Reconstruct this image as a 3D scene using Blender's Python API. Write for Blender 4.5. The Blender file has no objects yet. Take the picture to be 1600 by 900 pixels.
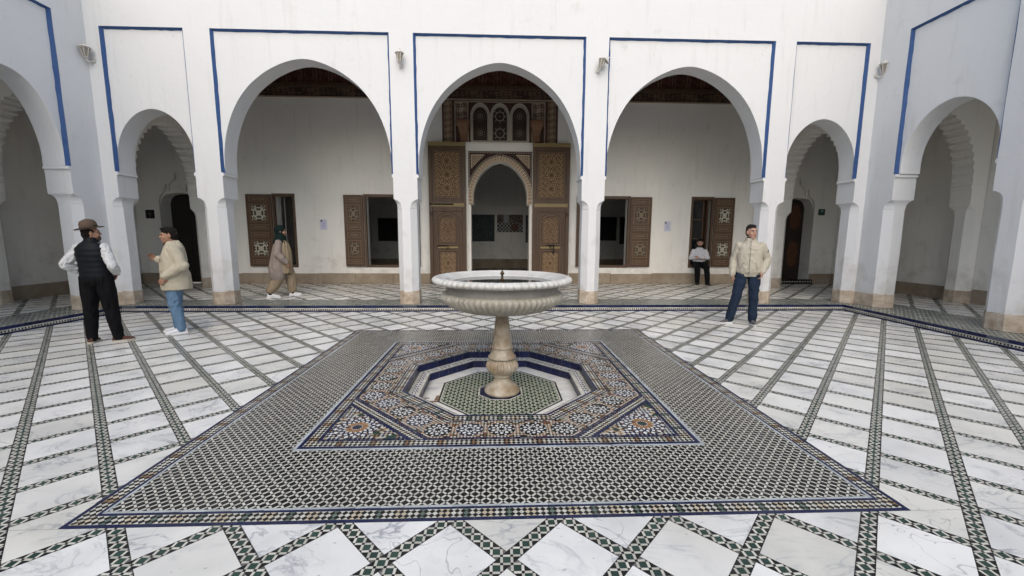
import bpy, bmesh, math, random
import numpy as np
from mathutils import Vector, Matrix, noise
random.seed(7)
C = bpy.context.scene.collection
sc = bpy.context.scene
R = math.radians
# ---------------------------------------------------------------- camera, sky, sun, exposure
CAMPOS = (-0.0161, -4.3508, 1.55); YAW, PIT, ROL, FPX = -0.0373, 0.1264, 0.0041, 630.95
cy_, sy_ = math.cos(YAW), math.sin(YAW)
F = Vector((-sy_*math.cos(PIT), cy_*math.cos(PIT), -math.sin(PIT)))
Rv = Vector((cy_, sy_, 0)); U = Rv.cross(F)
R2 = Rv*math.cos(ROL)+U*math.sin(ROL); U2 = -Rv*math.sin(ROL)+U*math.cos(ROL)
cam = bpy.data.cameras.new('camera'); co = bpy.data.objects.new('camera', cam); C.objects.link(co)
m = Matrix((R2, U2, -F)).transposed().to_4x4(); m.translation = Vector(CAMPOS); co.matrix_world = m
cam.sensor_fit = 'HORIZONTAL'; cam.sensor_width = 36; cam.lens = FPX/1600*36; cam.clip_end = 500; cam.clip_start = .05
sc.camera = co
w = bpy.data.worlds.new('World'); sc.world = w; w.use_nodes = True
nt = w.node_tree; sky = nt.nodes.new('ShaderNodeTexSky'); sky.sky_type = 'NISHITA'; sky.sun_disc = False
SUN_EL, SUN_AZ = 40, 184      # azimuth clockwise from +Y
sky.sun_elevation = R(SUN_EL); sky.sun_rotation = R(SUN_AZ); sky.air_density = 1.3; sky.dust_density = 2.0; sky.ozone_density = .6
bg = nt.nodes['Background']; bg.inputs['Strength'].default_value = .15
nt.links.new(sky.outputs[0], bg.inputs['Color'])
sun = bpy.data.lights.new('sun', 'SUN'); sun.energy = 1.45; sun.angle = R(75); sun.color = (1, .955, .885)
so = bpy.data.objects.new('sun', sun); C.objects.link(so)
sd = Vector((math.sin(R(SUN_AZ))*math.cos(R(SUN_EL)), math.cos(R(SUN_AZ))*math.cos(R(SUN_EL)), math.sin(R(SUN_EL))))
so.rotation_euler = sd.to_track_quat('Z', 'Y').to_euler(); so.location = (0, -3, 12)
sc.view_settings.view_transform = 'Standard'; sc.view_settings.look = 'None'; sc.view_settings.exposure = .4; sc.view_settings.gamma = 1
sc.render.engine = 'CYCLES'
sc.cycles.use_denoising = True
sc.cycles.max_bounces = 8; sc.cycles.diffuse_bounces = 5; sc.cycles.glossy_bounces = 3
sc.cycles.sample_clamp_indirect = 8

# ---------------------------------------------------------------- materials
def mat(name, col=(.5,.5,.5), rough=.6, attr=False, nscale=0, namt=0, col2=None, bump=0, bscale=60, metal=0, spec=.5, rvar=0, detail=6, thr=None, nz=1.0, island=0):
    M = bpy.data.materials.new(name); M.use_nodes = True
    n = M.node_tree.nodes; l = M.node_tree.links; b = n['Principled BSDF']
    b.inputs['Roughness'].default_value = rough; b.inputs['Metallic'].default_value = metal
    b.inputs['Specular IOR Level'].default_value = spec
    tc = n.new('ShaderNodeTexCoord'); src = None
    if attr:
        a = n.new('ShaderNodeAttribute'); a.attribute_name = 'Col'; src = a.outputs['Color']
    else:
        rgb = n.new('ShaderNodeRGB'); rgb.outputs[0].default_value = (*col, 1); src = rgb.outputs[0]
    if nscale:
        mp = n.new('ShaderNodeMapping'); mp.inputs['Scale'].default_value = (1, 1, nz); l.new(tc.outputs['Object'], mp.inputs[0])
        t = n.new('ShaderNodeTexNoise'); t.inputs['Scale'].default_value = nscale; t.inputs['Detail'].default_value = detail
        t.inputs['Roughness'].default_value = .62
        l.new(mp.outputs[0], t.inputs['Vector'])
        cr = n.new('ShaderNodeValToRGB'); lo, hi = thr or (.35, .7)
        cr.color_ramp.elements[0].position = lo; cr.color_ramp.elements[1].position = hi
        l.new(t.outputs['Fac'], cr.inputs['Fac'])
        mul = n.new('ShaderNodeMath'); mul.operation = 'MULTIPLY'; mul.inputs[1].default_value = namt; l.new(cr.outputs['Color'], mul.inputs[0])
        mx = n.new('ShaderNodeMix'); mx.data_type = 'RGBA'; l.new(mul.outputs[0], mx.inputs['Factor']); l.new(src, mx.inputs['A'])
        mx.inputs['B'].default_value = (*(col2 or tuple(c*.5 for c in col)), 1); src = mx.outputs['Result']
    l.new(src, b.inputs['Base Color'])
    if bump:
        t2 = n.new('ShaderNodeTexNoise'); t2.inputs['Scale'].default_value = bscale; t2.inputs['Detail'].default_value = 5
        l.new(tc.outputs['Object'], t2.inputs['Vector'])
        bp = n.new('ShaderNodeBump'); bp.inputs['Strength'].default_value = bump; bp.inputs['Distance'].default_value = .02
        l.new(t2.outputs['Fac'], bp.inputs['Height']); l.new(bp.outputs[0], b.inputs['Normal'])
    if rvar:
        t3 = n.new('ShaderNodeTexNoise'); t3.inputs['Scale'].default_value = 3.5; t3.inputs['Detail'].default_value = 5; l.new(tc.outputs['Object'], t3.inputs['Vector'])
        mr = n.new('ShaderNodeMapRange'); mr.inputs['From Min'].default_value = .3; mr.inputs['From Max'].default_value = .7
        mr.inputs['To Min'].default_value = max(.02, rough-rvar); mr.inputs['To Max'].default_value = rough+rvar
        l.new(t3.outputs['Fac'], mr.inputs['Value']); l.new(mr.outputs[0], b.inputs['Roughness'])
    return M

def plaster_mat(name, col, stain, tone):
    """whitewash: soft mottling, rubbed dirty patches low on the wall, brush bump"""
    M = mat(name, col, .85, nscale=.9, namt=.5, col2=tone, bump=.25, bscale=9, spec=.2, thr=(.3, .75))
    n = M.node_tree.nodes; l = M.node_tree.links; b = n['Principled BSDF']
    prev = b.inputs['Base Color'].links[0].from_socket
    tc = n.new('ShaderNodeTexCoord'); sx = n.new('ShaderNodeSeparateXYZ'); l.new(tc.outputs['Object'], sx.inputs[0])
    mr = n.new('ShaderNodeMapRange'); mr.inputs['From Min'].default_value = .45; mr.inputs['From Max'].default_value = 1.9
    mr.inputs['To Min'].default_value = .17; mr.inputs['To Max'].default_value = 0; l.new(sx.outputs['Z'], mr.inputs['Value'])
    t = n.new('ShaderNodeTexNoise'); t.inputs['Scale'].default_value = 2.6; t.inputs['Detail'].default_value = 8; t.inputs['Roughness'].default_value = .65
    l.new(tc.outputs['Object'], t.inputs['Vector'])
    ad = n.new('ShaderNodeMath'); ad.operation = 'ADD'; l.new(t.outputs['Fac'], ad.inputs[0]); l.new(mr.outputs[0], ad.inputs[1])
    m2 = n.new('ShaderNodeMapRange'); m2.inputs['From Min'].default_value = .62; m2.inputs['From Max'].default_value = .8
    m2.inputs['To Max'].default_value = .55; l.new(ad.outputs[0], m2.inputs['Value'])
    mx = n.new('ShaderNodeMix'); mx.data_type = 'RGBA'; l.new(m2.outputs[0], mx.inputs['Factor']); l.new(prev, mx.inputs['A'])
    mx.inputs['B'].default_value = (*stain, 1)
    mp = n.new('ShaderNodeMapping'); mp.inputs['Scale'].default_value = (5, 5, .5); l.new(tc.outputs['Object'], mp.inputs[0])
    t5 = n.new('ShaderNodeTexNoise'); t5.inputs['Scale'].default_value = 1.3; t5.inputs['Detail'].default_value = 7; t5.inputs['Roughness'].default_value = .6; l.new(mp.outputs[0], t5.inputs['Vector'])
    m5 = n.new('ShaderNodeMapRange'); m5.inputs['From Min'].default_value = .56; m5.inputs['From Max'].default_value = .8; m5.inputs['To Max'].default_value = .4; l.new(t5.outputs['Fac'], m5.inputs['Value'])
    t6 = n.new('ShaderNodeTexNoise'); t6.inputs['Scale'].default_value = 11; t6.inputs['Detail'].default_value = 4; l.new(tc.outputs['Object'], t6.inputs['Vector'])
    m6 = n.new('ShaderNodeMapRange'); m6.inputs['From Min'].default_value = .7; m6.inputs['From Max'].default_value = .74; m6.inputs['To Max'].default_value = .35; l.new(t6.outputs['Fac'], m6.inputs['Value'])
    ad2 = n.new('ShaderNodeMath'); ad2.operation = 'ADD'; l.new(m5.outputs[0], ad2.inputs[0]); l.new(m6.outputs[0], ad2.inputs[1])
    mx5 = n.new('ShaderNodeMix'); mx5.data_type = 'RGBA'; l.new(ad2.outputs[0], mx5.inputs['Factor']); l.new(mx.outputs['Result'], mx5.inputs['A']); mx5.inputs['B'].default_value = (*stain, 1)
    l.new(mx5.outputs['Result'], b.inputs['Base Color'])
    return M

PLASTER = plaster_mat('plaster', (.65, .65, .655), (.46, .44, .4), (.6, .6, .605))  # court whitewash, colour lowered to hold down the strong front light
PLASTER_LIFTED = plaster_mat('plaster_inner_lifted', (.83, .805, .755), (.52, .49, .44), (.7, .69, .66))  # whitewash colour raised to offset the weaker light in the galleries
STONE = mat('stone_base', (.54, .47, .385), .8, nscale=7, namt=.9, col2=(.3, .22, .15), bump=.4, bscale=25, spec=.25, detail=8)
PLINTH = mat('plinth', (.36, .3, .23), .8, nscale=3.5, namt=.8, col2=(.2, .15, .1), bump=.4, bscale=20, spec=.25, detail=8)
BLUE = mat('blue_paint', (.035, .08, .21), .7, nscale=12, namt=.35, col2=(.08, .14, .29), bump=.2, bscale=40, spec=.2)
TILE = mat('glazed_tile', rough=.24, attr=True, nscale=2.2, namt=.14, col2=(.2, .185, .165), bump=.12, bscale=45, rvar=.12, thr=(.45, .75), spec=.18)
GROUT = mat('grout', (.16, .155, .145), .9, nscale=30, namt=.4)
WOOD = mat('brown_wood', (.1, .056, .03), .55, nscale=7, namt=.6, col2=(.045, .024, .013), bump=.2, bscale=60, nz=.15)
CARVED = mat('carved_wood', rough=.6, attr=True, nscale=14, namt=.25, col2=(.05, .028, .014), bump=.15, bscale=120)
STUCCO = mat('carved_stucco', rough=.8, attr=True, nscale=14, namt=.2, col2=(.2, .15, .1), bump=.15, bscale=120, spec=.2)
DOORW = mat('door_wood', (.095, .052, .027), .5, nscale=7, namt=.6, col2=(.05, .027, .014), bump=.2, bscale=60, nz=.15)
GOLD = mat('gold_strip', rough=.45, attr=True, bump=.2, bscale=90)
BLACK = mat('black_iron', (.012, .012, .012), .45, metal=.5)
CEIL = mat('painted_ceiling', (.06, .022, .014), .7, nscale=5, namt=.6, col2=(.025, .012, .008))
GLASS = mat('dark_glass', (.012, .015, .016), .04, spec=.8)
LAMPM = mat('lamp_metal', (.62, .6, .57), .5, nscale=25, namt=.6, col2=(.3, .24, .18))
LAMPG = mat('lamp_glass', (.22, .2, .17), .2)
MARB_W = mat('marble_rim', (.62, .615, .59), .38, nscale=6, namt=.6, col2=(.4, .37, .31), bump=.15, bscale=35, detail=9)
MARB_B = mat('marble_bowl', (.48, .455, .39), .5, nscale=5, namt=.9, col2=(.24, .215, .165), bump=.2, bscale=30, detail=9)
MARB_D = mat('marble_cove', (.33, .31, .28), .6, nscale=6, namt=.7, col2=(.2, .185, .16), bump=.25, bscale=30, detail=9)
MARB_P = mat('marble_pedestal', (.46, .41, .33), .5, nscale=6, namt=1.0, col2=(.27, .19, .11), bump=.25, bscale=28, detail=9, thr=(.38, .62))
WATER = mat('water', (.02, .026, .023), .015, spec=.5)
BRASS = mat('dark_brass', (.09, .06, .03), .4, metal=.8)

def marble_floor_mat():
    M = bpy.data.materials.new('marble_floor'); M.use_nodes = True
    n = M.node_tree.nodes; l = M.node_tree.links; b = n['Principled BSDF']
    a = n.new('ShaderNodeAttribute'); a.attribute_name = 'Col'      # per slab: R offset, G tone, B warmth
    sp = n.new('ShaderNodeSeparateColor'); l.new(a.outputs['Color'], sp.inputs[0])
    tc = n.new('ShaderNodeTexCoord')
    off = n.new('ShaderNodeVectorMath'); off.operation = 'SCALE'; off.inputs[0].default_value = (37, 91, 53); l.new(sp.outputs[0], off.inputs['Scale'])
    ad = n.new('ShaderNodeVectorMath'); ad.operation = 'ADD'; l.new(tc.outputs['Object'], ad.inputs[0]); l.new(off.outputs[0], ad.inputs[1])
    mp = n.new('ShaderNodeMapping'); mp.inputs['Rotation'].default_value = (0, 0, .5); mp.inputs['Scale'].default_value = (1, 1.9, 1); l.new(ad.outputs[0], mp.inputs[0])
    t1 = n.new('ShaderNodeTexNoise'); t1.inputs['Scale'].default_value = 1.8; t1.inputs['Detail'].default_value = 9; t1.inputs['Distortion'].default_value = 1.2; t1.inputs['Roughness'].default_value = .6
    l.new(mp.outputs[0], t1.inputs['Vector'])
    v = n.new('ShaderNodeMath'); v.operation = 'SUBTRACT'; v.inputs[1].default_value = .5; l.new(t1.outputs['Fac'], v.inputs[0])
    va = n.new('ShaderNodeMath'); va.operation = 'ABSOLUTE'; l.new(v.outputs[0], va.inputs[0])
    vr = n.new('ShaderNodeMapRange'); vr.inputs['From Min'].default_value = 0; vr.inputs['From Max'].default_value = .028; vr.inputs['To Min'].default_value = .75; vr.inputs['To Max'].default_value = 0
    l.new(va.outputs[0], vr.inputs['Value'])
    t2 = n.new('ShaderNodeTexNoise'); t2.inputs['Scale'].default_value = 2.4; t2.inputs['Detail'].default_value = 6; l.new(ad.outputs[0], t2.inputs['Vector'])
    fm = n.new('ShaderNodeMapRange'); fm.inputs['From Min'].default_value = .42; fm.inputs['From Max'].default_value = .68; l.new(t2.outputs['Fac'], fm.inputs['Value'])
    vm = n.new('ShaderNodeMath'); vm.operation = 'MULTIPLY'; l.new(vr.outputs[0], vm.inputs[0]); l.new(fm.outputs[0], vm.inputs[1])
    cloud = n.new('ShaderNodeMath'); cloud.operation = 'MULTIPLY_ADD'; cloud.inputs[1].default_value = .3; l.new(fm.outputs[0], cloud.inputs[0]); l.new(vm.outputs[0], cloud.inputs[2])
    # base tone
    mx0 = n.new('ShaderNodeMix'); mx0.data_type = 'RGBA'; mx0.inputs['A'].default_value = (.81, .8, .77, 1); mx0.inputs['B'].default_value = (.73, .71, .64, 1); l.new(sp.outputs[2], mx0.inputs['Factor'])
    mx = n.new('ShaderNodeMix'); mx.data_type = 'RGBA'; mx.inputs['B'].default_value = (.3, .315, .34, 1); l.new(cloud.outputs[0], mx.inputs['Factor']); l.new(mx0.outputs['Result'], mx.inputs['A'])
    # pits
    t3 = n.new('ShaderNodeTexNoise'); t3.inputs['Scale'].default_value = 22; t3.inputs['Detail'].default_value = 3; l.new(mp.outputs[0], t3.inputs['Vector'])
    pm = n.new('ShaderNodeMapRange'); pm.inputs['From Min'].default_value = .68; pm.inputs['From Max'].default_value = .74; pm.inputs['To Max'].default_value = .6; l.new(t3.outputs['Fac'], pm.inputs['Value'])
    mx2 = n.new('ShaderNodeMix'); mx2.data_type = 'RGBA'; mx2.inputs['B'].default_value = (.22, .23, .25, 1); l.new(pm.outputs[0], mx2.inputs['Factor']); l.new(mx.outputs['Result'], mx2.inputs['A'])
    # warm stains
    t4 = n.new('ShaderNodeTexNoise'); t4.inputs['Scale'].default_value = 1.1; t4.inputs['Detail'].default_value = 5; l.new(tc.outputs['Object'], t4.inputs['Vector'])
    sm = n.new('ShaderNodeMapRange'); sm.inputs['From Min'].default_value = .55; sm.inputs['From Max'].default_value = .75; sm.inputs['To Max'].default_value = .4; l.new(t4.outputs['Fac'], sm.inputs['Value'])
    mx3 = n.new('ShaderNodeMix'); mx3.data_type = 'RGBA'; mx3.inputs['B'].default_value = (.47, .44, .36, 1); l.new(sm.outputs[0], mx3.inputs['Factor']); l.new(mx2.outputs['Result'], mx3.inputs['A'])
    t7 = n.new('ShaderNodeTexNoise'); t7.inputs['Scale'].default_value = 1.5; t7.inputs['Detail'].default_value = 4; t7.inputs['Distortion'].default_value = .6; l.new(ad.outputs[0], t7.inputs['Vector'])
    s7 = n.new('ShaderNodeMath'); s7.operation = 'SUBTRACT'; s7.inputs[1].default_value = .47; l.new(t7.outputs['Fac'], s7.inputs[0])
    a7 = n.new('ShaderNodeMath'); a7.operation = 'ABSOLUTE'; l.new(s7.outputs[0], a7.inputs[0])
    r7 = n.new('ShaderNodeMapRange'); r7.inputs['From Min'].default_value = 0; r7.inputs['From Max'].default_value = .0035; r7.inputs['To Min'].default_value = .6; r7.inputs['To Max'].default_value = 0; l.new(a7.outputs[0], r7.inputs['Value'])
    k7 = n.new('ShaderNodeMath'); k7.operation = 'GREATER_THAN'; k7.inputs[1].default_value = .62; l.new(sp.outputs[0], k7.inputs[0])
    m7 = n.new('ShaderNodeMath'); m7.operation = 'MULTIPLY'; l.new(r7.outputs[0], m7.inputs[0]); l.new(k7.outputs[0], m7.inputs[1])
    mx7 = n.new('ShaderNodeMix'); mx7.data_type = 'RGBA'; mx7.inputs['B'].default_value = (.2, .2, .21, 1); l.new(m7.outputs[0], mx7.inputs['Factor']); l.new(mx3.outputs['Result'], mx7.inputs['A'])
    tn = n.new('ShaderNodeVectorMath'); tn.operation = 'SCALE'; l.new(mx7.outputs['Result'], tn.inputs[0]); l.new(sp.outputs[1], tn.inputs['Scale'])
    l.new(tn.outputs[0], b.inputs['Base Color'])
    rr = n.new('ShaderNodeMapRange'); rr.inputs['From Min'].default_value = .35; rr.inputs['From Max'].default_value = .7; rr.inputs['To Min'].default_value = .22; rr.inputs['To Max'].default_value = .42
    l.new(t4.outputs['Fac'], rr.inputs['Value']); l.new(rr.outputs[0], b.inputs['Roughness'])
    bt = n.new('ShaderNodeTexNoise'); bt.inputs['Scale'].default_value = 5; bt.inputs['Detail'].default_value = 4; l.new(ad.outputs[0], bt.inputs['Vector'])
    bp = n.new('ShaderNodeBump'); bp.inputs['Strength'].default_value = .08; bp.inputs['Distance'].default_value = .02; l.new(bt.outputs['Fac'], bp.inputs['Height']); l.new(bp.outputs[0], b.inputs['Normal'])
    return M
MARBLE = marble_floor_mat()

# ---------------------------------------------------------------- object helpers
def link(name, me, material=None, parent=None):
    o = bpy.data.objects.new(name, me); C.objects.link(o)
    if material:
        for mm in (material if isinstance(material, (list, tuple)) else [material]): me.materials.append(mm)
    if parent: o.parent = parent
    return o
def tag(o, label=None, cat=None, group=None, kind=None):
    if label: o['label'] = label
    if cat: o['category'] = cat
    if group: o['group'] = group
    if kind: o['kind'] = kind
    return o
def thing(name, label, cat, loc=(0,0,0), rotz=0, group=None):
    o = bpy.data.objects.new(name, None); C.objects.link(o); o.location = loc; o.rotation_euler = (0, 0, rotz)
    o.empty_display_size = .1
    return tag(o, label, cat, group)
def copy_tree(o, parent=None):
    c = o.copy(); C.objects.link(c)
    if parent: c.parent = parent
    for ch in o.children: copy_tree(ch, c)
    return c

class MB:
    def __init__(s): s.v = []; s.f = []; s.c = []
    def poly(s, pts, col=None):
        i = len(s.v); s.v += [tuple(p) for p in pts]; s.f.append(tuple(range(i, i+len(pts)))); s.c.append(col)
    def box(s, x0, x1, y0, y1, z0, z1, col=None):
        i = len(s.v); s.v += [(x, y, z) for z in (z0, z1) for y in (y0, y1) for x in (x0, x1)]
        for f in ((0,2,3,1),(4,5,7,6),(0,1,5,4),(2,6,7,3),(0,4,6,2),(1,3,7,5)): s.f.append(tuple(i+k for k in f)); s.c.append(col)
    def loft(s, rings, cap=True, col=None, closed=True):
        base = len(s.v); n = len(rings[0])
        for r in rings: s.v += [tuple(p) for p in r]
        for k in range(len(rings)-1):
            for j in range(n if closed else n-1):
                a = base+k*n+j; b = base+k*n+(j+1) % n; s.f.append((a, b, b+n, a+n)); s.c.append(col)
        if cap:
            s.f.append(tuple(base+j for j in reversed(range(n)))); s.c.append(col)
            s.f.append(tuple(base+(len(rings)-1)*n+j for j in range(n))); s.c.append(col)
    def prism(s, outline, fmap, d0, d1, col=None):
        """outline in (u,z) extruded over depth d0..d1 through fmap(u,z,d)"""
        s.loft([[fmap(u, z, d0) for u, z in outline], [fmap(u, z, d1) for u, z in outline]], True, col)
    def lathe(s, prof, n=48, c=(0,0,0), fn=None, col=None, cap=True):
        rings = []
        for k, (r, z) in enumerate(prof):
            ring = []
            for j in range(n):
                a = 2*math.pi*j/n; rr = r if fn is None else fn(r, z, a, k)
                ring.append((c[0]+rr*math.cos(a), c[1]+rr*math.sin(a), c[2]+z))
            rings.append(ring)
        s.loft(rings, cap, col)
    def tube(s, pts, r, n=8, col=None):
        pts = [Vector(p) for p in pts]; rs = r if isinstance(r, (list, tuple)) else [r]*len(pts)
        rings = []
        for i, p in enumerate(pts):
            d = (pts[min(i+1, len(pts)-1)]-pts[max(i-1, 0)]).normalized()
            a = d.orthogonal().normalized() if i == 0 else (prev - d*prev.dot(d)).normalized()
            prev = a; b = d.cross(a)
            rings.append([p+(a*math.cos(2*math.pi*k/n)+b*math.sin(2*math.pi*k/n))*rs[i] for k in range(n)])
        s.loft(rings, True, col)
    def build(s, name, material, parent=None, smooth=False, fix=True, bevel=0, offset=None):
        me = bpy.data.meshes.new(name)
        v = s.v if offset is None else [(a-offset[0], b-offset[1], c-offset[2]) for a, b, c in s.v]
        me.from_pydata(v, [], s.f)
        if s.c and s.c[0] is not None:
            ca = me.color_attributes.new('Col', 'FLOAT_COLOR', 'CORNER')
            arr = np.array([(*c, 1) for c, f in zip(s.c, s.f) for _ in f], dtype=np.float32).ravel()
            ca.data.foreach_set('color', arr)
        if fix:
            bm = bmesh.new(); bm.from_mesh(me); bmesh.ops.recalc_face_normals(bm, faces=bm.faces); bm.to_mesh(me); bm.free()
        if smooth:
            me.polygons.foreach_set('use_smooth', [True]*len(me.polygons))
        o = link(name, me, material, parent)
        if bevel:
            bv = o.modifiers.new('b', 'BEVEL'); bv.width = bevel; bv.segments = 2; bv.limit_method = 'ANGLE'; bv.angle_limit = R(40)
        if smooth == 'auto':
            pass
        return o

# ---------------------------------------------------------------- tile helpers (each mosaic piece is a face in its own glaze colour)
def clip(poly, hps):
    for nx, ny, c in hps:
        out = []; n = len(poly)
        if n < 3: return []
        ds = [nx*x+ny*y-c for x, y in poly]
        if max(ds) <= 0: continue
        if min(ds) >= 0: return []
        for i in range(n):
            a, b, da, db = poly[i], poly[(i+1) % n], ds[i], ds[(i+1) % n]
            if da <= 0: out.append(a)
            if (da < 0 < db) or (db < 0 < da):
                t = da/(da-db); out.append((a[0]+(b[0]-a[0])*t, a[1]+(b[1]-a[1])*t))
        poly = out
    if len(poly) < 3: return []
    ar = 0
    for i in range(len(poly)):
        a, b = poly[i], poly[(i+1) % len(poly)]; ar += a[0]*b[1]-a[1]*b[0]
    return poly if abs(ar) > 4e-6 else []
def hp(poly):      # half planes of a ccw convex polygon
    out = []
    for i in range(len(poly)):
        (x0, y0), (x1, y1) = poly[i], poly[(i+1) % len(poly)]
        nx, ny = y1-y0, x0-x1; L = math.hypot(nx, ny)
        if L < 1e-9: continue
        out.append((nx/L, ny/L, (nx*x0+ny*y0)/L))
    return out
def rect(x0, x1, y0, y1): return [(x0, y0), (x1, y0), (x1, y1), (x0, y1)]
def vary(c, a=.12):
    k = 1+random.uniform(-a, a); return tuple(max(0, x*k) for x in c)
WHT = (.56, .54, .475); BLK = (.011, .0115, .011); GRN = (.026, .055, .043); NAVY = (.012, .017, .06); TAN = (.27, .17, .1); CRM = (.5, .43, .32); GRY = (.42, .45, .46); TER = (.21, .1, .055)
def put(T, poly, z, col, a=.14):
    if poly:
        x0, y0 = poly[0]; tx, ty = random.gauss(0, .011), random.gauss(0, .011)
        T.poly([(x, y, z+(x-x0)*tx+(y-y0)*ty) if abs(x-x0)+abs(y-y0) < .15 else (x, y, z) for x, y in poly], vary(col, a))
def field(T, region, q, a, ang, org, z, cb=BLK, cs=BLK, cr=WHT, gap=.0012, pick=None, pre=None):
    """big squares, small squares and bars between: region is a list of ccw convex polygons"""
    ca, sa = math.cos(ang), math.sin(ang)
    for reg in region:
        H = hp(reg); us = []; vs = []
        for x, y in reg:
            dx, dy = x-org[0], y-org[1]; us.append((dx*ca+dy*sa)/q); vs.append((-dx*sa+dy*ca)/q)
        for i in range(math.floor(min(us))-1, math.ceil(max(us))+2):
            for j in range(math.floor(min(vs))-1, math.ceil(max(vs))+2):
                cx = org[0]+q*(i*ca-j*sa); cyy = org[1]+q*(i*sa+j*ca)
                dd = max(nx*cx+ny*cyy-c for nx, ny, c in H)
                if dd > q: continue
                inner = dd < -q*1.1
                if pre:
                    pr = pre(i, j)
                    if pr is None: continue
                else: pr = (cb, cs, cr, cr)
                h = a/2-gap/2; s = q-a/2+gap/2
                for k, (x0, x1, y0, y1) in enumerate(((-h, h, -h, h), (a/2+gap/2, s-gap, a/2+gap/2, s-gap), (a/2+gap/2, s-gap, -h, h), (-h, h, a/2+gap/2, s-gap))):
                    col = pr[k]
                    if col is None: continue
                    P = [(cx+x*ca-y*sa, cyy+x*sa+y*ca) for x, y in rect(x0, x1, y0, y1)]
                    if not inner: P = clip(P, H)
                    put(T, P, z, col)
def checker(T, reg, s, ang, org, z, pick, gap=.0012):
    H = hp(reg); ca, sa = math.cos(ang), math.sin(ang); us = []; vs = []
    for x, y in reg:
        dx, dy = x-org[0], y-org[1]; us.append((dx*ca+dy*sa)/s); vs.append((-dx*sa+dy*ca)/s)
    for i in range(math.floor(min(us))-1, math.ceil(max(us))+2):
        for j in range(math.floor(min(vs))-1, math.ceil(max(vs))+2):
            cx = org[0]+s*(i*ca-j*sa); cyy = org[1]+s*(i*sa+j*ca)
            if max(nx*cx+ny*cyy-c for nx, ny, c in H) > s: continue
            col = pick(i, j, cx, cyy)
            if col is None: continue
            h = s/2-gap/2
            put(T, clip([(cx+x*ca-y*sa, cyy+x*sa+y*ca) for x, y in rect(-h, h, -h, h)], H), z, col)
def band_line(T, p0, p1, q0, q1, z, col, step=.1):
    """thin run of tiles between edge p0-p1 and edge q0-q1"""
    L = math.hypot(p1[0]-p0[0], p1[1]-p0[1]); n = max(1, round(L/step)); g = .0012/L
    for k in range(n):
        t0, t1 = k/n+g, (k+1)/n-g
        le = lambda a, b, t: (a[0]+(b[0]-a[0])*t, a[1]+(b[1]-a[1])*t)
        put(T, [le(p0, p1, t0), le(p0, p1, t1), le(q0, q1, t1), le(q0, q1, t0)], z, col)
def ngon_pts(c, apo, n, rot=0): 
    r = apo/math.cos(math.pi/n); return [(c[0]+r*math.cos(rot+math.pi/n+2*math.pi*k/n), c[1]+r*math.sin(rot+math.pi/n+2*math.pi*k/n)) for k in range(n)]
def ring_band(T, outer, inner, z, kind, col=None, step=.1, s=.025):
    n = len(outer)
    for k in range(n):
        a, b, c, d = outer[k], outer[(k+1) % n], inner[(k+1) % n], inner[k]
        if kind == 'line': band_line(T, a, b, d, c, z, col, step)
        else:
            ang = math.atan2(b[1]-a[1], b[0]-a[0]); mid = ((a[0]+d[0])/2, (a[1]+d[1])/2)
            rnd = random.random()*9
            def pick(i, j, x, y):
                if (i+j) % 2: return BLK
                tt = math.sin((i-j)*.45+rnd)
                return TAN if tt > .97 else ((.13, .17, .14) if tt < -.985 else (CRM if tt > .6 else WHT))
            checker(T, [a, b, c, d], s, ang+math.pi/4, mid, z, pick)

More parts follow.
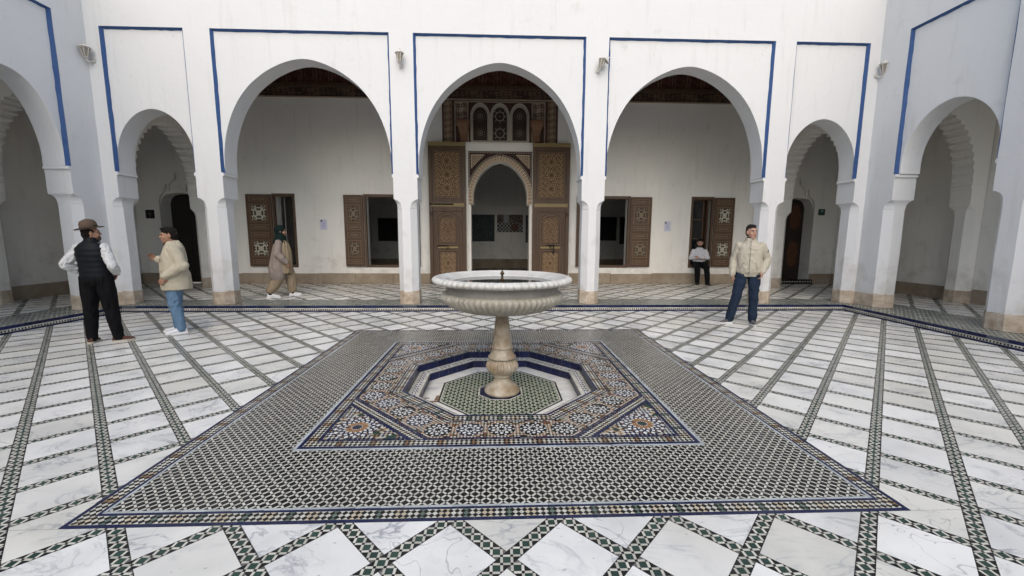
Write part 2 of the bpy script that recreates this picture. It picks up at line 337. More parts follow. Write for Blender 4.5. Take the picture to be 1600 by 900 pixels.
# ================================================================= FLOOR
L = .6; ORG = (.03, -2.58); Q = L/12; SW = .052
MX0, MX1, MY0, MY1 = -2.35, 2.36, -2.30, 2.29
MC = (.02, 0.0)
XS_R = lambda y: 7.43-(3.96-y)*.06
XS_L = lambda y: -7.58-(3.96-y)*.06
def lattice(T, S, reg, z, fade=0, grn=GRN, wht=WHT):
    H = hp(reg); xs = [p[0] for p in reg]; ys = [p[1] for p in reg]
    # marble slabs
    ss = [x-ORG[0]+y-ORG[1] for x, y in reg]; dd = [x-ORG[0]-(y-ORG[1]) for x, y in reg]
    for k in range(math.floor(min(ss)/L)-1, math.ceil(max(ss)/L)+1):
        for m_ in range(math.floor(min(dd)/L)-1, math.ceil(max(dd)/L)+1):
            e = SW+.001; s0, s1, d0, d1 = k*L+e, (k+1)*L-e, m_*L+e, (m_+1)*L-e
            P = [((s+d)/2+ORG[0], (s-d)/2+ORG[1]) for s, d in ((s0, d0), (s0, d1), (s1, d1), (s1, d0))][::-1]
            P = clip([(x, y) for x, y in P], H)
            if P:
                rr = random.Random(k*977+m_*131+7)
                zz = z+rr.uniform(-.0008, .0008)
                S.poly([(x, y, zz) for x, y in P], (rr.random(), rr.uniform(.9, 1.06), max(0, rr.uniform(-.5, 1))))
    # strips of tiles
    h = .0175; b = Q-.035; g = .0011
    for i in range(math.floor((min(xs)-ORG[0])/Q)-1, math.ceil((max(xs)-ORG[0])/Q)+2):
        for j in range(math.floor((min(ys)-ORG[1])/Q)-1, math.ceil((max(ys)-ORG[1])/Q)+2):
            cx, cyy = ORG[0]+i*Q, ORG[1]+j*Q
            a_ = (i+j+6) % 12-6; b_ = (i-j+6) % 12-6
            if min(abs(a_), abs(b_)) > 2: continue
            dmax = max(nx*cx+ny*cyy-c for nx, ny, c in H)
            if dmax > Q: continue
            onc = (a_ == 0 or b_ == 0)
            for k, (x0, x1, y0, y1) in enumerate(((-h, h, -h, h), (h+g, h+b-g, h+g, h+b-g), (h+g, h+b-g, -h, h), (-h, h, h+g, h+b-g))):
                P = [(cx+x, cyy+y) for x, y in rect(x0, x1, y0, y1)]
                mx_, my_ = cx+(x0+x1)/2-ORG[0], cyy+(y0+y1)/2-ORG[1]
                s_ = (mx_+my_+L/2) % L-L/2; d_ = (mx_-my_+L/2) % L-L/2
                if min(abs(s_), abs(d_)) > SW+.03: continue
                if abs(s_) < abs(d_):
                    s0 = mx_+my_-s_+ORG[0]+ORG[1]; P = clip(P, [(1, 1, s0+SW), (-1, -1, -s0+SW)])
                else:
                    d0 = mx_-my_-d_+ORG[0]-ORG[1]; P = clip(P, [(1, -1, d0+SW), (-1, 1, -d0+SW)])
                if P and dmax > -Q*1.2: P = clip(P, H)
                if k == 0: col = grn if onc else BLK
                elif k == 1: col = BLK
                else: col = wht
                put(T, P, z+.0003, col, .2)

T = MB(); S = MB()
YB = -5.2
regs = [[(XS_L(YB), YB), (XS_R(YB), YB), (XS_R(MY0), MY0), (XS_L(MY0), MY0)],
        [(XS_L(MY1), MY1), (XS_R(MY1), MY1), (XS_R(3.96), 3.96), (XS_L(3.96), 3.96)],
        [(XS_L(MY0), MY0+.002), (MX0, MY0+.002), (MX0, MY1-.002), (XS_L(MY1), MY1-.002)],
        [(MX1, MY0+.002), (XS_R(MY0), MY0+.002), (XS_R(MY1), MY1-.002), (MX1, MY1-.002)]]
for r_ in regs: lattice(T, S, r_, 0)
S.poly([(-10.4, -16, 0), (10.4, -16, 0), (10.4, YB-.002, 0), (-10.4, YB-.002, 0)], (.3, 1, .2))
base = MB()
for r_ in regs: base.poly([(x, y, -.0035) for x, y in r_])
fl = S.build('floor', MARBLE, fix=False); tag(fl, kind='structure')
o = T.build('tile_strip', TILE, fl, fix=False); o = base.build('grout_bed', GROUT, fl, fix=False)

# ---- the square mosaic carpet
T = MB(); BB = MB(); cx0, cy0 = MC
def sq(o_): return [(MX0+o_, MY0+o_), (MX1-o_, MY0+o_), (MX1-o_, MY1-o_), (MX0+o_, MY1-o_)]
ring_band(T, sq(.001), sq(.027), 0, 'line', NAVY)
ring_band(T, sq(.028), sq(.098), 0, 'check', s=.0247)
ring_band(T, sq(.099), sq(.117), 0, 'line', NAVY)
ring_band(T, sq(.118), sq(.135), 0, 'line', GRY, .14)
IH = 1.535; I0 = (cx0-IH, cy0-IH, cx0+IH, cy0+IH)
o_ = .136; X0, X1, Y0, Y1 = MX0+o_, MX1-o_, MY0+o_, MY1-o_
fr = [rect(X0, X1, Y0, I0[1]), rect(X0, X1, I0[3], Y1), rect(X0, I0[0], I0[1], I0[3]), rect(I0[2], X1, I0[1], I0[3])]
field(T, fr, .048, .034, math.pi/4, MC, 0, gap=.0014)
def isq(h_): return [(cx0-h_, cy0-h_), (cx0+h_, cy0-h_), (cx0+h_, cy0+h_), (cx0-h_, cy0+h_)]
ring_band(T, isq(IH-.001), isq(IH-.025), 0, 'line', GRY, .14)
ring_band(T, isq(IH-.026), isq(IH-.056), 0, 'line', NAVY)
ring_band(T, isq(IH-.057), isq(IH-.129), 0, 'check', s=.0255)
A0 = 1.39
ring_band(T, isq(IH-.13), isq(A0+.001), 0, 'line', NAVY)
octp = lambda a: ngon_pts(MC, a, 8, -math.pi/2-math.pi/4)
# octagon side k=0 faces front (-Y)
NR = 4; RR = .112; side = 2*1.24*math.tan(math.pi/8)
ros = []
o8 = ngon_pts(MC, 1.24, 8, -math.pi/2)
for k in range(8):
    a, b = o8[k], o8[(k+1) % 8]
    for j in range(NR): ros.append((a[0]+(b[0]-a[0])*j/NR, a[1]+(b[1]-a[1])*j/NR, math.atan2(b[1]-a[1], b[0]-a[0])))
def oc(a): return ngon_pts(MC, a, 8, -math.pi/2)
def bgpick(i, j, x, y):
    r = min(math.hypot(x-q[0], y-q[1]) for q in ros)
    if r < RR-.012: return None
    rd = random.random()
    if r < .134: return (TER if (i+j) % 2 else (CRM if rd < .35 else WHT))
    n_ = math.hypot(x-cx0, y-cy0)
    if (i+j) % 2 == 0: return WHT if rd < .36 else (CRM if rd < .56 else (TER if rd < .88 else BLK))
    if r > .15 and rd < .75: return GRN
    return BLK if rd < .7 else (TER if rd < .82 else (.08, .04, .03))
out, inn = oc(A0-.0), oc(1.091)
for k in range(8):
    a, b, c, d = out[k], out[(k+1) % 8], inn[(k+1) % 8], inn[k]
    # navy edging lines
    checker(T, [a, b, c, d], .0185, math.atan2(b[1]-a[1], b[0]-a[0])+math.pi/4, MC, 0, bgpick, .001)
def disc(c, r, n, z, col): put(T, [(c[0]+r*math.cos(2*math.pi*k/n), c[1]+r*math.sin(2*math.pi*k/n)) for k in range(n)], z, col, .05)
def kites(c, r0, r1, n, wd, z, col, off=0, rot=0, bulge=.55):
    for k in range(n):
        a = rot+2*math.pi*(k+off)/n; rm = r0+(r1-r0)*bulge
        P = [(c[0]+r0*math.cos(a), c[1]+r0*math.sin(a)), (c[0]+rm*math.cos(a)+wd*math.sin(a), c[1]+rm*math.sin(a)-wd*math.cos(a)),
             (c[0]+r1*math.cos(a), c[1]+r1*math.sin(a)), (c[0]+rm*math.cos(a)-wd*math.sin(a), c[1]+rm*math.sin(a)+wd*math.cos(a))]
        put(T, P, z, col)
WH2 = (.66, .66, .64)
for (x, y, rt) in ros:
    disc((x, y), RR, 20, .0006, BLK if random.random() < .6 else (.03, .03, .05))
    kites((x, y), .019, .05, 10, .0095, .0012, WH2, 0, rt)
    kites((x, y), .048, .088, 10, .016, .0012, WH2, .5, rt)
    kites((x, y), .084, .111, 10, .0105, .0012, WH2, 0, rt)
# corner triangles
D0 = A0+.10
for sx, sy in ((-1, -1), (1, -1), (1, 1), (-1, 1)):
    cor = lambda t: (cx0+sx*t[0], cy0+sy*t[1])
    def tri(dd, hh):
        k_ = dd*math.sqrt(2)-hh; P = [cor((k_, hh)), cor((hh, k_)), cor((hh, hh))]
        ar = (P[1][0]-P[0][0])*(P[2][1]-P[0][1])-(P[2][0]-P[0][0])*(P[1][1]-P[0][1])
        return P if ar > 0 else [P[0], P[2], P[1]]
    def strip(d0, d1, hh):
        k0, k1 = d0*math.sqrt(2)-hh, d1*math.sqrt(2)-hh
        P = [cor((k0, hh)), cor((hh, k0)), cor((hh, k1)), cor((k1, hh))]
        ar = sum(P[i][0]*P[(i+1) % 4][1]-P[(i+1) % 4][0]*P[i][1] for i in range(4))
        return P if ar > 0 else P[::-1]
    e = A0-.001
    P = strip(A0+.001, A0+.016, e); put(T, P, 0, NAVY)
    P = strip(A0+.017, D0-.017, e)
    checker(T, P, .024, 0, cor((e, D0*math.sqrt(2)-e)), 0, lambda i, j, x, y: BLK if (i+j) % 2 else (CRM if random.random() < .2 else WHT))
    put(T, strip(D0-.016, D0, e), 0, NAVY)
    bc = cor((1.178, 1.178)); 
    P = tri(D0+.001, e)
    nz_ = lambda x, y: noise.noise(Vector((x*9, y*9, sx*3+sy)))
    def tp(i, j, x, y):
        if math.hypot(x-bc[0], y-bc[1]) < .176: return None
        v_ = nz_(x, y)
        if (i+j) % 2: return (NAVY if v_ < 0 else BLK) if v_ < .12 else (GRN if v_ > .3 else CRM)
        return GRN if v_ > .3 else (TAN if v_ > .12 else (WHT if v_ > -.2 else (CRM if random.random() < .5 else WH2)))
    checker(T, P, .0235, math.pi/4, bc, 0, tp, .001)
    # thin navy edging just inside the legs of the triangle
    disc(bc, .187, 28, .0006, (.02, .022, .05))
    disc(bc, .03, 12, .0013, GRN)
    kites(bc, .034, .1, 16, .0145, .0013, (.36, .19, .08), 0, 0, .62)
    kites(bc, .034, .052, 16, .004, .0016, WH2, .5)
    kites(bc, .078, .116, 16, .012, .0019, WH2, .5)
    kites(bc, .112, .148, 16, .0165, .0013, WH2, 0)
    kites(bc, .14, .186, 16, .0185, .0013, WH2, .5)
    kites(bc, .15, .178, 16, .007, .0019, (.3, .17, .08), 0)
    for (pa, pb, qa, qb) in zip(tri(D0+.001, e), tri(D0+.001, e)[1:]+tri(D0+.001, e)[:1], tri(D0+.015, e-.014), tri(D0+.015, e-.014)[1:]+tri(D0+.015, e-.014)[:1]): band_line(T, pa, pb, qa, qb, .0024, NAVY)
ring_band(T, oc(A0-.001), oc(A0-.015), .0024, 'line', NAVY)
# check band and coping round the pool
ring_band(T, oc(1.09), oc(1.074), 0, 'line', NAVY)
ring_band(T, oc(1.073), oc(.996), 0, 'check', s=.0268)
ring_band(T, oc(.995), oc(.97), 0, 'line', NAVY, .1)
mo = T.build('mosaic_floor', TILE, fix=False); tag(mo, kind='structure')
BB = MB(); sqc = [(MX0, MY0), (cx0, MY0), (MX1, MY0), (MX1, cy0), (MX1, MY1), (cx0, MY1), (MX0, MY1), (MX0, cy0)]
ov = oc(.975)   # vertices start at front side's left/right
ovs = sorted(ov, key=lambda p: math.atan2(p[1]-cy0, p[0]-cx0)); sqs = sorted([(MX0, MY0), (MX1, MY0), (MX1, MY1), (MX0, MY1)], key=lambda p: math.atan2(p[1]-cy0, p[0]-cx0))
for k in range(4):
    A = sqs[k]; B = sqs[(k+1) % 4]; aA = math.atan2(A[1], A[0])
    v0 = ovs[(2*k) % 8]; v1 = ovs[(2*k+1) % 8]; v2 = ovs[(2*k+2) % 8]
    BB.poly([(*A, -.0035), (*v1, -.0035), (*v0, -.0035)]); BB.poly([(*A, -.0035), (*B, -.0035), (*v2, -.0035), (*v1, -.0035)])
BB.build('grout_bed', GROUT, mo, fix=False)

# ---- sunken octagonal basin
pool = thing('pool_basin', 'sunken eight-sided basin edged in navy tiles around the foot of the fountain', 'basin', (cx0, cy0, 0))
def riser(T, poly, z0, z1, cols, inward=.0):
    n = len(poly)
    for k in range(n):
        a, b = poly[k], poly[(k+1) % n]; Ls = math.hypot(b[0]-a[0], b[1]-a[1])
        for (za, zb, col, step) in cols:
            m_ = max(1, round(Ls/step)); g = .0015/Ls
            for i in range(m_):
                t0, t1 = i/m_+g, (i+1)/m_-g
                le = lambda t: (a[0]+(b[0]-a[0])*t, a[1]+(b[1]-a[1])*t)
                p, q_ = le(t0), le(t1); c_ = col if not isinstance(col, list) else col[i % len(col)]
                T.poly([(*p, za+.001), (*q_, za+.001), (*q_, zb-.001), (*p, zb-.001)], vary(c_, .25))
def loc(b_): b_.v = [(x-cx0, y-cy0, z) for x, y, z in b_.v]; return b_
T = MB(); riser(T, oc(.97), -.08, 0, [(-.08, -.0005, NAVY, .13)]); loc(T).build('upper_riser', TILE, pool, fix=False)
T = MB(); riser(T, oc(.84), -.17, -.08, [(-.17, -.081, NAVY, .13)]); loc(T).build('lower_riser', TILE, pool, fix=False)
T = MB()
ring_band(T, oc(.969), oc(.94), -.08, 'line', WHT, .1)
for k in range(8):
    a, b = oc(.939), oc(.875); q4 = [a[k], a[(k+1) % 8], b[(k+1) % 8], b[k]]
    ang = math.atan2(q4[1][1]-q4[0][1], q4[1][0]-q4[0][0]); mid = ((a[k][0]+b[k][0])/2, (a[k][1]+b[k][1])/2)
    checker(T, q4, .0155, ang, mid, -.08, lambda i, j, x, y: BLK if (i % 4 in (0, 1) and j % 2) or (i % 4 == 2 and j % 2 == 0 and random.random() < .6) else WH2)
ring_band(T, oc(.874), oc(.842), -.08, 'line', WHT, .1)
loc(T).build('ledge', TILE, pool, fix=False)
T = MB(); a, b = oc(.839), oc(.662)
for k in range(8):
    for t0, t1 in ((0.002, .5), (.503, .998)):
        le = lambda p, q_, t: (p[0]+(q_[0]-p[0])*t, p[1]+(q_[1]-p[1])*t)
        P = [le(a[k], a[(k+1) % 8], t0), le(a[k], a[(k+1) % 8], t1), le(b[k], b[(k+1) % 8], t1), le(b[k], b[(k+1) % 8], t0)]
        T.poly([(x, y, -.17) for x, y in P], (random.random(), random.uniform(.95, 1.12), random.uniform(0, .8)))
loc(T).build('marble_border', MARBLE, pool, fix=False)
T = MB()
ring_band(T, oc(.661), oc(.643), -.17, 'line', BLK)
ring_band(T, oc(.642), oc(.63), -.17, 'line', WHT)
go_, gi_ = oc(.629), oc(.245)
field(T, [[go_[k], go_[(k+1) % 8], gi_[(k+1) % 8], gi_[k]] for k in range(8)], .06, .042, math.pi/4, MC, -.17, cb=(.03, .06, .03), cs=(.03, .06, .03), cr=(.5, .5, .42))
ring_band(T, oc(.244), oc(.228), -.17, 'line', WHT)
oi = oc(.227); put(T, oi, -.17, NAVY)
# broken corner showing the bed
loc(T).build('green_mosaic', TILE, pool, fix=False)
T = MB()
T.poly([(-.80, -.30, -.168), (-.655, -.29, -.168), (-.66, -.25, -.168), (-.76, -.26, -.168)]); T.poly([(-.70, -.245, -.168), (-.655, -.245, -.168), (-.655, -.10, -.168), (-.695, -.12, -.168)])
T.poly([(-.812, -.2, -.168), (-.76, -.19, -.168), (-.765, -.165, -.168), (-.812, -.17, -.168)])
T.build('broken_patch', mat('exposed_bed', (.24, .15, .09), .9, nscale=30, namt=.7, bump=.5), pool, fix=False)
T = MB()
T.poly([(x-cx0, y-cy0, -.1735) for x, y in oc(.85)]); a, b = oc(.98), oc(.83)
for k in range(8): T.poly([(a[k][0]-cx0, a[k][1]-cy0, -.0835), (a[(k+1) % 8][0]-cx0, a[(k+1) % 8][1]-cy0, -.0835), (b[(k+1) % 8][0]-cx0, b[(k+1) % 8][1]-cy0, -.0835), (b[k][0]-cx0, b[k][1]-cy0, -.0835)])
for ap, z0, z1 in ((.973, -.09, -.004), (.843, -.18, -.084)):
    a = oc(ap)
    for k in range(8): T.poly([(a[k][0]-cx0, a[k][1]-cy0, z0), (a[(k+1) % 8][0]-cx0, a[(k+1) % 8][1]-cy0, z0), (a[(k+1) % 8][0]-cx0, a[(k+1) % 8][1]-cy0, z1), (a[k][0]-cx0, a[k][1]-cy0, z1)])
T.build('grout_bed', GROUT, pool, fix=False)

# ground sheet to the horizon (beneath everything)
T = MB(); T.poly([(-150, -150, -.3), (150, -150, -.3), (150, 150, -.3), (-150, 150, -.3)])
o = T.build('ground', mat('packed_earth', (.3, .24, .18), .95, nscale=.8, namt=.5, bump=.3), fix=False); tag(o, kind='structure')

# ---- gallery floors, z = GZ
GZ = .13
T = MB(); S = MB()
GG = (.06, .078, .062); GW = (.5, .5, .46)
gb = 4.72
for r_ in ([(-10.5, gb+.02), (10.5, gb+.02), (10.5, 7.95), (-10.5, 7.95)], [(8.6, -4.5), (10.5, -4.5), (10.5, gb), (8.6, gb)], [(-10.5, -4.5), (-8.6, -4.5), (-8.6, gb), (-10.5, gb)]):
    lattice(T, S, r_, GZ, grn=(.05, .08, .065), wht=GW)
brd = [[(XS_L(3.97), 3.97), (XS_R(3.97), 3.97), (8.58, gb), (-8.58, gb)],
       [(XS_R(-4.5), -4.5), (8.58, -4.5), (8.58, gb-.01), (XS_R(3.97), 3.965)],
       [(-8.58, -4.5), (XS_L(-4.5), -4.5), (XS_L(3.97), 3.965), (-8.58, gb-.01)]]
field(T, brd, .06, .042, math.pi/4, (0, 4.2), GZ, cb=GG, cs=GG, cr=GW)
gf = S.build('gallery_floor', MARBLE, fix=False); tag(gf, kind='structure')
T.build('tile_strip', TILE, gf, fix=False)
T = MB(); e = .0035
T.poly([(-10.6, gb, GZ-e), (10.6, gb, GZ-e), (10.6, 8, GZ-e), (-10.6, 8, GZ-e)])
T.poly([(XS_L(3.96), 3.96, GZ-e), (XS_R(3.96), 3.96, GZ-e), (10.6, gb, GZ-e), (-10.6, gb, GZ-e)])
T.poly([(XS_R(-9.6), -9.6, GZ-e), (10.6, -9.6, GZ-e), (10.6, gb, GZ-e), (XS_R(3.96), 3.96, GZ-e)])
T.poly([(-10.6, -9.6, GZ-e), (XS_L(-9.6), -9.6, GZ-e), (XS_L(3.96), 3.96, GZ-e), (-10.6, gb, GZ-e)])
T.build('grout_bed', GROUT, gf, fix=False)
# step face
T = MB(); G_ = MB()
cols = [(.078, GZ, NAVY, .27), (.062, .077, WHT, .3), (.036, .061, [WHT, BLK], .022), (.03, .035, WHT, .3), (0, .029, NAVY, .2)]
pts = [(XS_L(-9), -9), (XS_L(3.96), 3.96), (XS_R(3.96), 3.96), (XS_R(-9), -9)]
for a, b in zip(pts[:-1], pts[1:]):
    Ls = math.hypot(b[0]-a[0], b[1]-a[1])
    for za, zb, col, step in cols:
        n = round(Ls/step)
        for i in range(n):
            t0, t1 = i/n+.0015/Ls, (i+1)/n-.0015/Ls
            p = (a[0]+(b[0]-a[0])*t0, a[1]+(b[1]-a[1])*t0); q_ = (a[0]+(b[0]-a[0])*t1, a[1]+(b[1]-a[1])*t1)
            if -4.6 > p[1]: continue
            c_ = col if not isinstance(col, list) else col[i % 2]
            if col is NAVY and step == .27 and random.random() < .06: c_ = (.08, .09, .12)
            T.poly([(*p, za+.0008), (*q_, za+.0008), (*q_, zb-.0008), (*p, zb-.0008)], vary(c_, .3))
    n_ = Vector((-(b[1]-a[1]), b[0]-a[0])).normalized()*.003
    G_.poly([(a[0]+n_.x, a[1]+n_.y, -.01), (b[0]+n_.x, b[1]+n_.y, -.01), (b[0]+n_.x, b[1]+n_.y, GZ-.0005), (a[0]+n_.x, a[1]+n_.y, GZ-.0005)])
st = T.build('step', TILE, fix=False); tag(st, kind='structure'); G_.build('grout_bed', GROUT, st, fix=False)

# ================================================================= ARCADES
W = 4.084; TH = .45; PD = .055; ZT, ZB = 5.454, 2.79; ZTOP = 7.1
BIG = [(0, 1.65), (.34, 1.64), (.62, 1.6), (.85, 1.54), (1.08, 1.455), (1.3, 1.345), (1.5, 1.21), (1.68, 1.05), (1.83, .87), (1.95, .69), (2.05, .49), (2.12, .3), (2.16, .12), (2.17, 0)]
SML = [(0, .745), (.25, .745), (.45, .72), (.6, .68), (.75, .615), (.88, .535), (1.0, .43), (1.09, .32), (1.155, .2), (1.19, .08), (1.2, 0)]
SL = [(0, .765), (.29, .76), (.55, .715), (.77, .65), (.97, .57), (1.14, .47), (1.27, .36), (1.36, .24), (1.41, .11), (1.425, 0)]
def arch_pts(c, prof, z0, sub=3):
    """left spring -> apex -> right spring, smoothed with Catmull-Rom"""
    pr = [(r, h) for h, r in prof]; out = []
    P = [pr[0]]+pr+[pr[-1]]
    for i in range(1, len(P)-2):
        p0, p1, p2, p3 = P[i-1], P[i], P[i+1], P[i+2]
        if i == len(P)-3: p3 = (2*p2[0]-p1[0], 2*p2[1]-p1[1])
        for k in range(sub):
            t = k/sub
            out.append(tuple(.5*((2*p1[a])+(-p0[a]+p2[a])*t+(2*p0[a]-5*p1[a]+4*p2[a]-p3[a])*t*t+(-p0[a]+3*p1[a]-3*p2[a]+p3[a])*t**3) for a in (0, 1)))
    out.append(pr[-1])
    left = [(c-r, z0+h) for r, h in out]; right = [(c+r, z0+h) for r, h in out[:-1]][::-1]
    return left+right
def arcade(label, fmap, u0, u1, arches, panels, body0, body1):
    root = thing('arcade_wall', label, 'wall')
    ol = [(body0, ZTOP), (body0, ZB)]
    for c, prof in arches: ol += arch_pts(c, prof, ZB)
    ol += [(body1, ZB), (body1, ZTOP)]
    mb = MB(); mb.prism(ol, fmap, PD, TH)
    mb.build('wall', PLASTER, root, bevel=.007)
    # front skin with panel notches
    o2 = [(u0, ZTOP), (u0, ZB)]
    for a, b in panels: o2 += [(a, ZB), (a, ZT), (b, ZT), (b, ZB)]
    o2 += [(u1, ZB), (u1, ZTOP)]
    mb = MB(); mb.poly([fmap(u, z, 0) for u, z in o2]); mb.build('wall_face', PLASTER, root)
    for a, b in panels:
        mb = MB(); rr = random.Random(int(a*100)); IN = .034
        def edge(p0, p1, q0, q1):
            n = 22
            for k in range(n):
                pt = []
                for t in (k/n, (k+1)/n):
                    w0 = noise.noise(Vector((p0[0]*3+t*9, p0[1]*3, 1)))*.003; 
                    pa = (p0[0]+(p1[0]-p0[0])*t, p0[1]+(p1[1]-p0[1])*t); qa = (q0[0]+(q1[0]-q0[0])*t, q0[1]+(q1[1]-q0[1])*t)
                    w1 = noise.noise(Vector((p0[0]*3+t*16, p0[1]*3, 5)))*.013
                    d = (qa[0]-pa[0], qa[1]-pa[1]); l_ = math.hypot(*d) or 1
                    pt.append((pa, (qa[0]+d[0]/l_*w1, qa[1]+d[1]/l_*w1)))
                mb.poly([fmap(*pt[0][0], 0), fmap(*pt[1][0], 0), fmap(*pt[1][1], PD-.001), fmap(*pt[0][1], PD-.001)])
        edge((a, ZB), (a, ZT), (a+IN, ZB), (a+IN, ZT-IN)); edge((a, ZT), (b, ZT), (a+IN, ZT-IN), (b-IN, ZT-IN)); edge((b, ZT), (b, ZB), (b-IN, ZT-IN), (b-IN, ZB))
        for e_, sg in ((a, -1), (b, 1)):
            for k in range(12):
                z0_, z1_ = ZB+(ZT-ZB)*k/12, ZB+(ZT-ZB)*(k+1)/12; w0, w1 = (.009+.006*noise.noise(Vector((e_*3, zz*2, 0))) for zz in (z0_, z1_))
                mb.poly([fmap(e_, z0_, -.001), fmap(e_, z1_, -.001), fmap(e_+sg*w1, z1_, -.001), fmap(e_+sg*w0, z0_, -.001)])
        mb.build('blue_border', BLUE, root)
    return root
def outline_ring(cs, inset, ch, z, fmap):
    """cs: corners (u,d,iu,id,tag): iu/id direction of jamb inset, tag True = chamfered"""
    out = []; n = len(cs); pos = [(c[0]+c[2]*inset, c[1]+c[3]*inset) for c in cs]
    for k, c in enumerate(cs):
        p = Vector(pos[k])
        if c[4]:
            a = Vector(pos[k-1]); b = Vector(pos[(k+1) % n])
            out.append(p+(a-p).normalized()*ch); out.append(p+(b-p).normalized()*ch)
        else: out.append(p)
    return [fmap(q_[0], z, q_[1]) for q_ in out]
def pillar(root, cs, fmap, mn=None):
    hood = [(2.12, .065, .115), (2.122, .065, .106), (2.18, .064, .102), (2.225, .055, .09), (2.26, .04, .066), (2.285, .026, .035), (2.295, .02, .002), (2.72, .02, .002),
            (2.725, -.004, .002), (2.74, -.012, .002), (2.758, -.012, .002), (2.763, 0, .002), (2.789, 0, .002)]
    mb = MB(); rings = [outline_ring(cs, .062, .12, .40, fmap), outline_ring(cs, .058, .118, 1.2, fmap)]+[outline_ring(cs, i_, c_, z_, fmap) for z_, i_, c_ in hood]
    # plaster surfaces are never dead straight
    for k, r_ in enumerate(rings[:2]):
        for j in range(len(r_)):
            p = Vector(r_[j]); nn = noise.noise_vector(p*2.3)*.006; r_[j] = (p.x+nn.x, p.y+nn.y, p.z)
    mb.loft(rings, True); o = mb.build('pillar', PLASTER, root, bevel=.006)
    mb = MB(); r0 = outline_ring(cs, .052, .118, GZ, fmap); r1 = outline_ring(cs, .055, .118, .405, fmap)
    def sub(r_, zj):
        out = []
        for j in range(len(r_)):
            a, b = Vector(r_[j]), Vector(r_[(j+1) % len(r_)]); m_ = max(1, int((b-a).length/.035))
            for k in range(m_):
                p = a.lerp(b, k/m_); nn = noise.noise(p*9)
                out.append((p.x+zj*nn*.004, p.y+zj*noise.noise(p*11)*.004, p.z+zj*nn*.022))
        return out
    n_ = [len(r0), 0]; rr0 = []; rr1 = []
    for j in range(len(r0)):
        a0, b0, a1, b1 = Vector(r0[j]), Vector(r0[(j+1) % len(r0)]), Vector(r1[j]), Vector(r1[(j+1) % len(r0)]); m_ = max(1, int((b0-a0).length/.035))
        for k in range(m_):
            p0, p1 = a0.lerp(b0, k/m_), a1.lerp(b1, k/m_); nn = noise.noise(p1*9)
            rr0.append(p0); rr1.append((p1.x+nn*.003, p1.y+nn*.003, p1.z+nn*.03))
    mb.loft([rr0, rr1], True)
    mb.build('stone_base', STONE, o, bevel=.008)
    return o
def std_pillar(root, u0, u1, fmap, d0=0, d1=TH):
    cs = [(u0, d0, 1, 0, True), (u1, d0, -1, 0, True), (u1, d1, -1, 0, True), (u0, d1, 1, 0, True)]
    return pillar(root, cs, fmap)
fF = lambda u, z, d: (u, W+d, z)
XW = 7.76
fR = lambda u, z, d: (XW+d, u, z)
fL = lambda u, z, d: (-XW-d, u, z)
ar = arcade('long white arcade wall facing the camera with three tall pointed arches between two small ones', fF, -XW, XW,
            [(-6.735, SML), (-3.785, BIG), (.05, BIG), (3.875, BIG), (6.76, SML)],
            [(-7.5, -5.98), (-5.47, -2.115), (-1.635, 1.735), (2.205, 5.555), (6.0, 7.52)], -XW-TH, XW+TH)
for a, b in ((-6.0, -5.44), (-2.13, -1.605), (1.705, 2.22), (5.53, 6.025)): std_pillar(ar, a, b, fF)
# corner pillars (L shaped)
for s, uu in ((-1, 7.47), (1, 7.495)):
    fm = (lambda s: (lambda u, z, d: (s*u, d, z)))(s)
    Ys = 3.46
    cs = [(uu, W, 1, 0, True), (XW, W, 0, 0, False), (XW, Ys, 0, 1, True), (XW+TH, Ys, 0, 1, True), (XW+TH, W+TH, 0, 0, False), (uu, W+TH, 1, 0, True)]
    pillar(ar, cs, fm)
arR = arcade('white side wall on the right of the court with a small arch next to the corner', fR, -5.9, W,
             [(-4.2+.25, BIG), (-.4, BIG), (2.66, [(h*.96, r*1.03) for h, r in SML])], [(-5.7, -2.22), (-2.1, 1.27), (1.86, 3.5)], -6.2, W+PD-.003)
arL = arcade('white side wall on the left of the court with an arch cut by the picture edge', fL, -5.9, W,
             [(-4.2+.25, BIG), (-.45, BIG), (2.70, SL)], [(-5.7, -2.22), (-2.15, 1.25), (1.9, 3.5)], -6.2, W+PD-.003)
for rt, fm, a, b in ((arR, fR, 1.28, 1.87), (arR, fR, -2.28, -2.08), (arL, fL, 1.22, 1.92), (arL, fL, -2.28, -2.12)):
    std_pillar(rt, a, b, fm)
for rt, fm in ((arR, fR), (arL, fL)): std_pillar(rt, -6.2, -5.62, fm)
# out-of-view wall closing the court, set low and far to admit sky light
sw = thing('courtyard_wall', 'plain white wall closing the court behind the camera', 'wall')
mb = MB(); mb.box(-11, 11, -16.4, -16, -.1, 5); mb.build('wall', PLASTER, sw)
mb = MB(); mb.box(-10.4, 10.4, -16, -15.97, 0, .35); mb.build('plinth', PLINTH, sw)

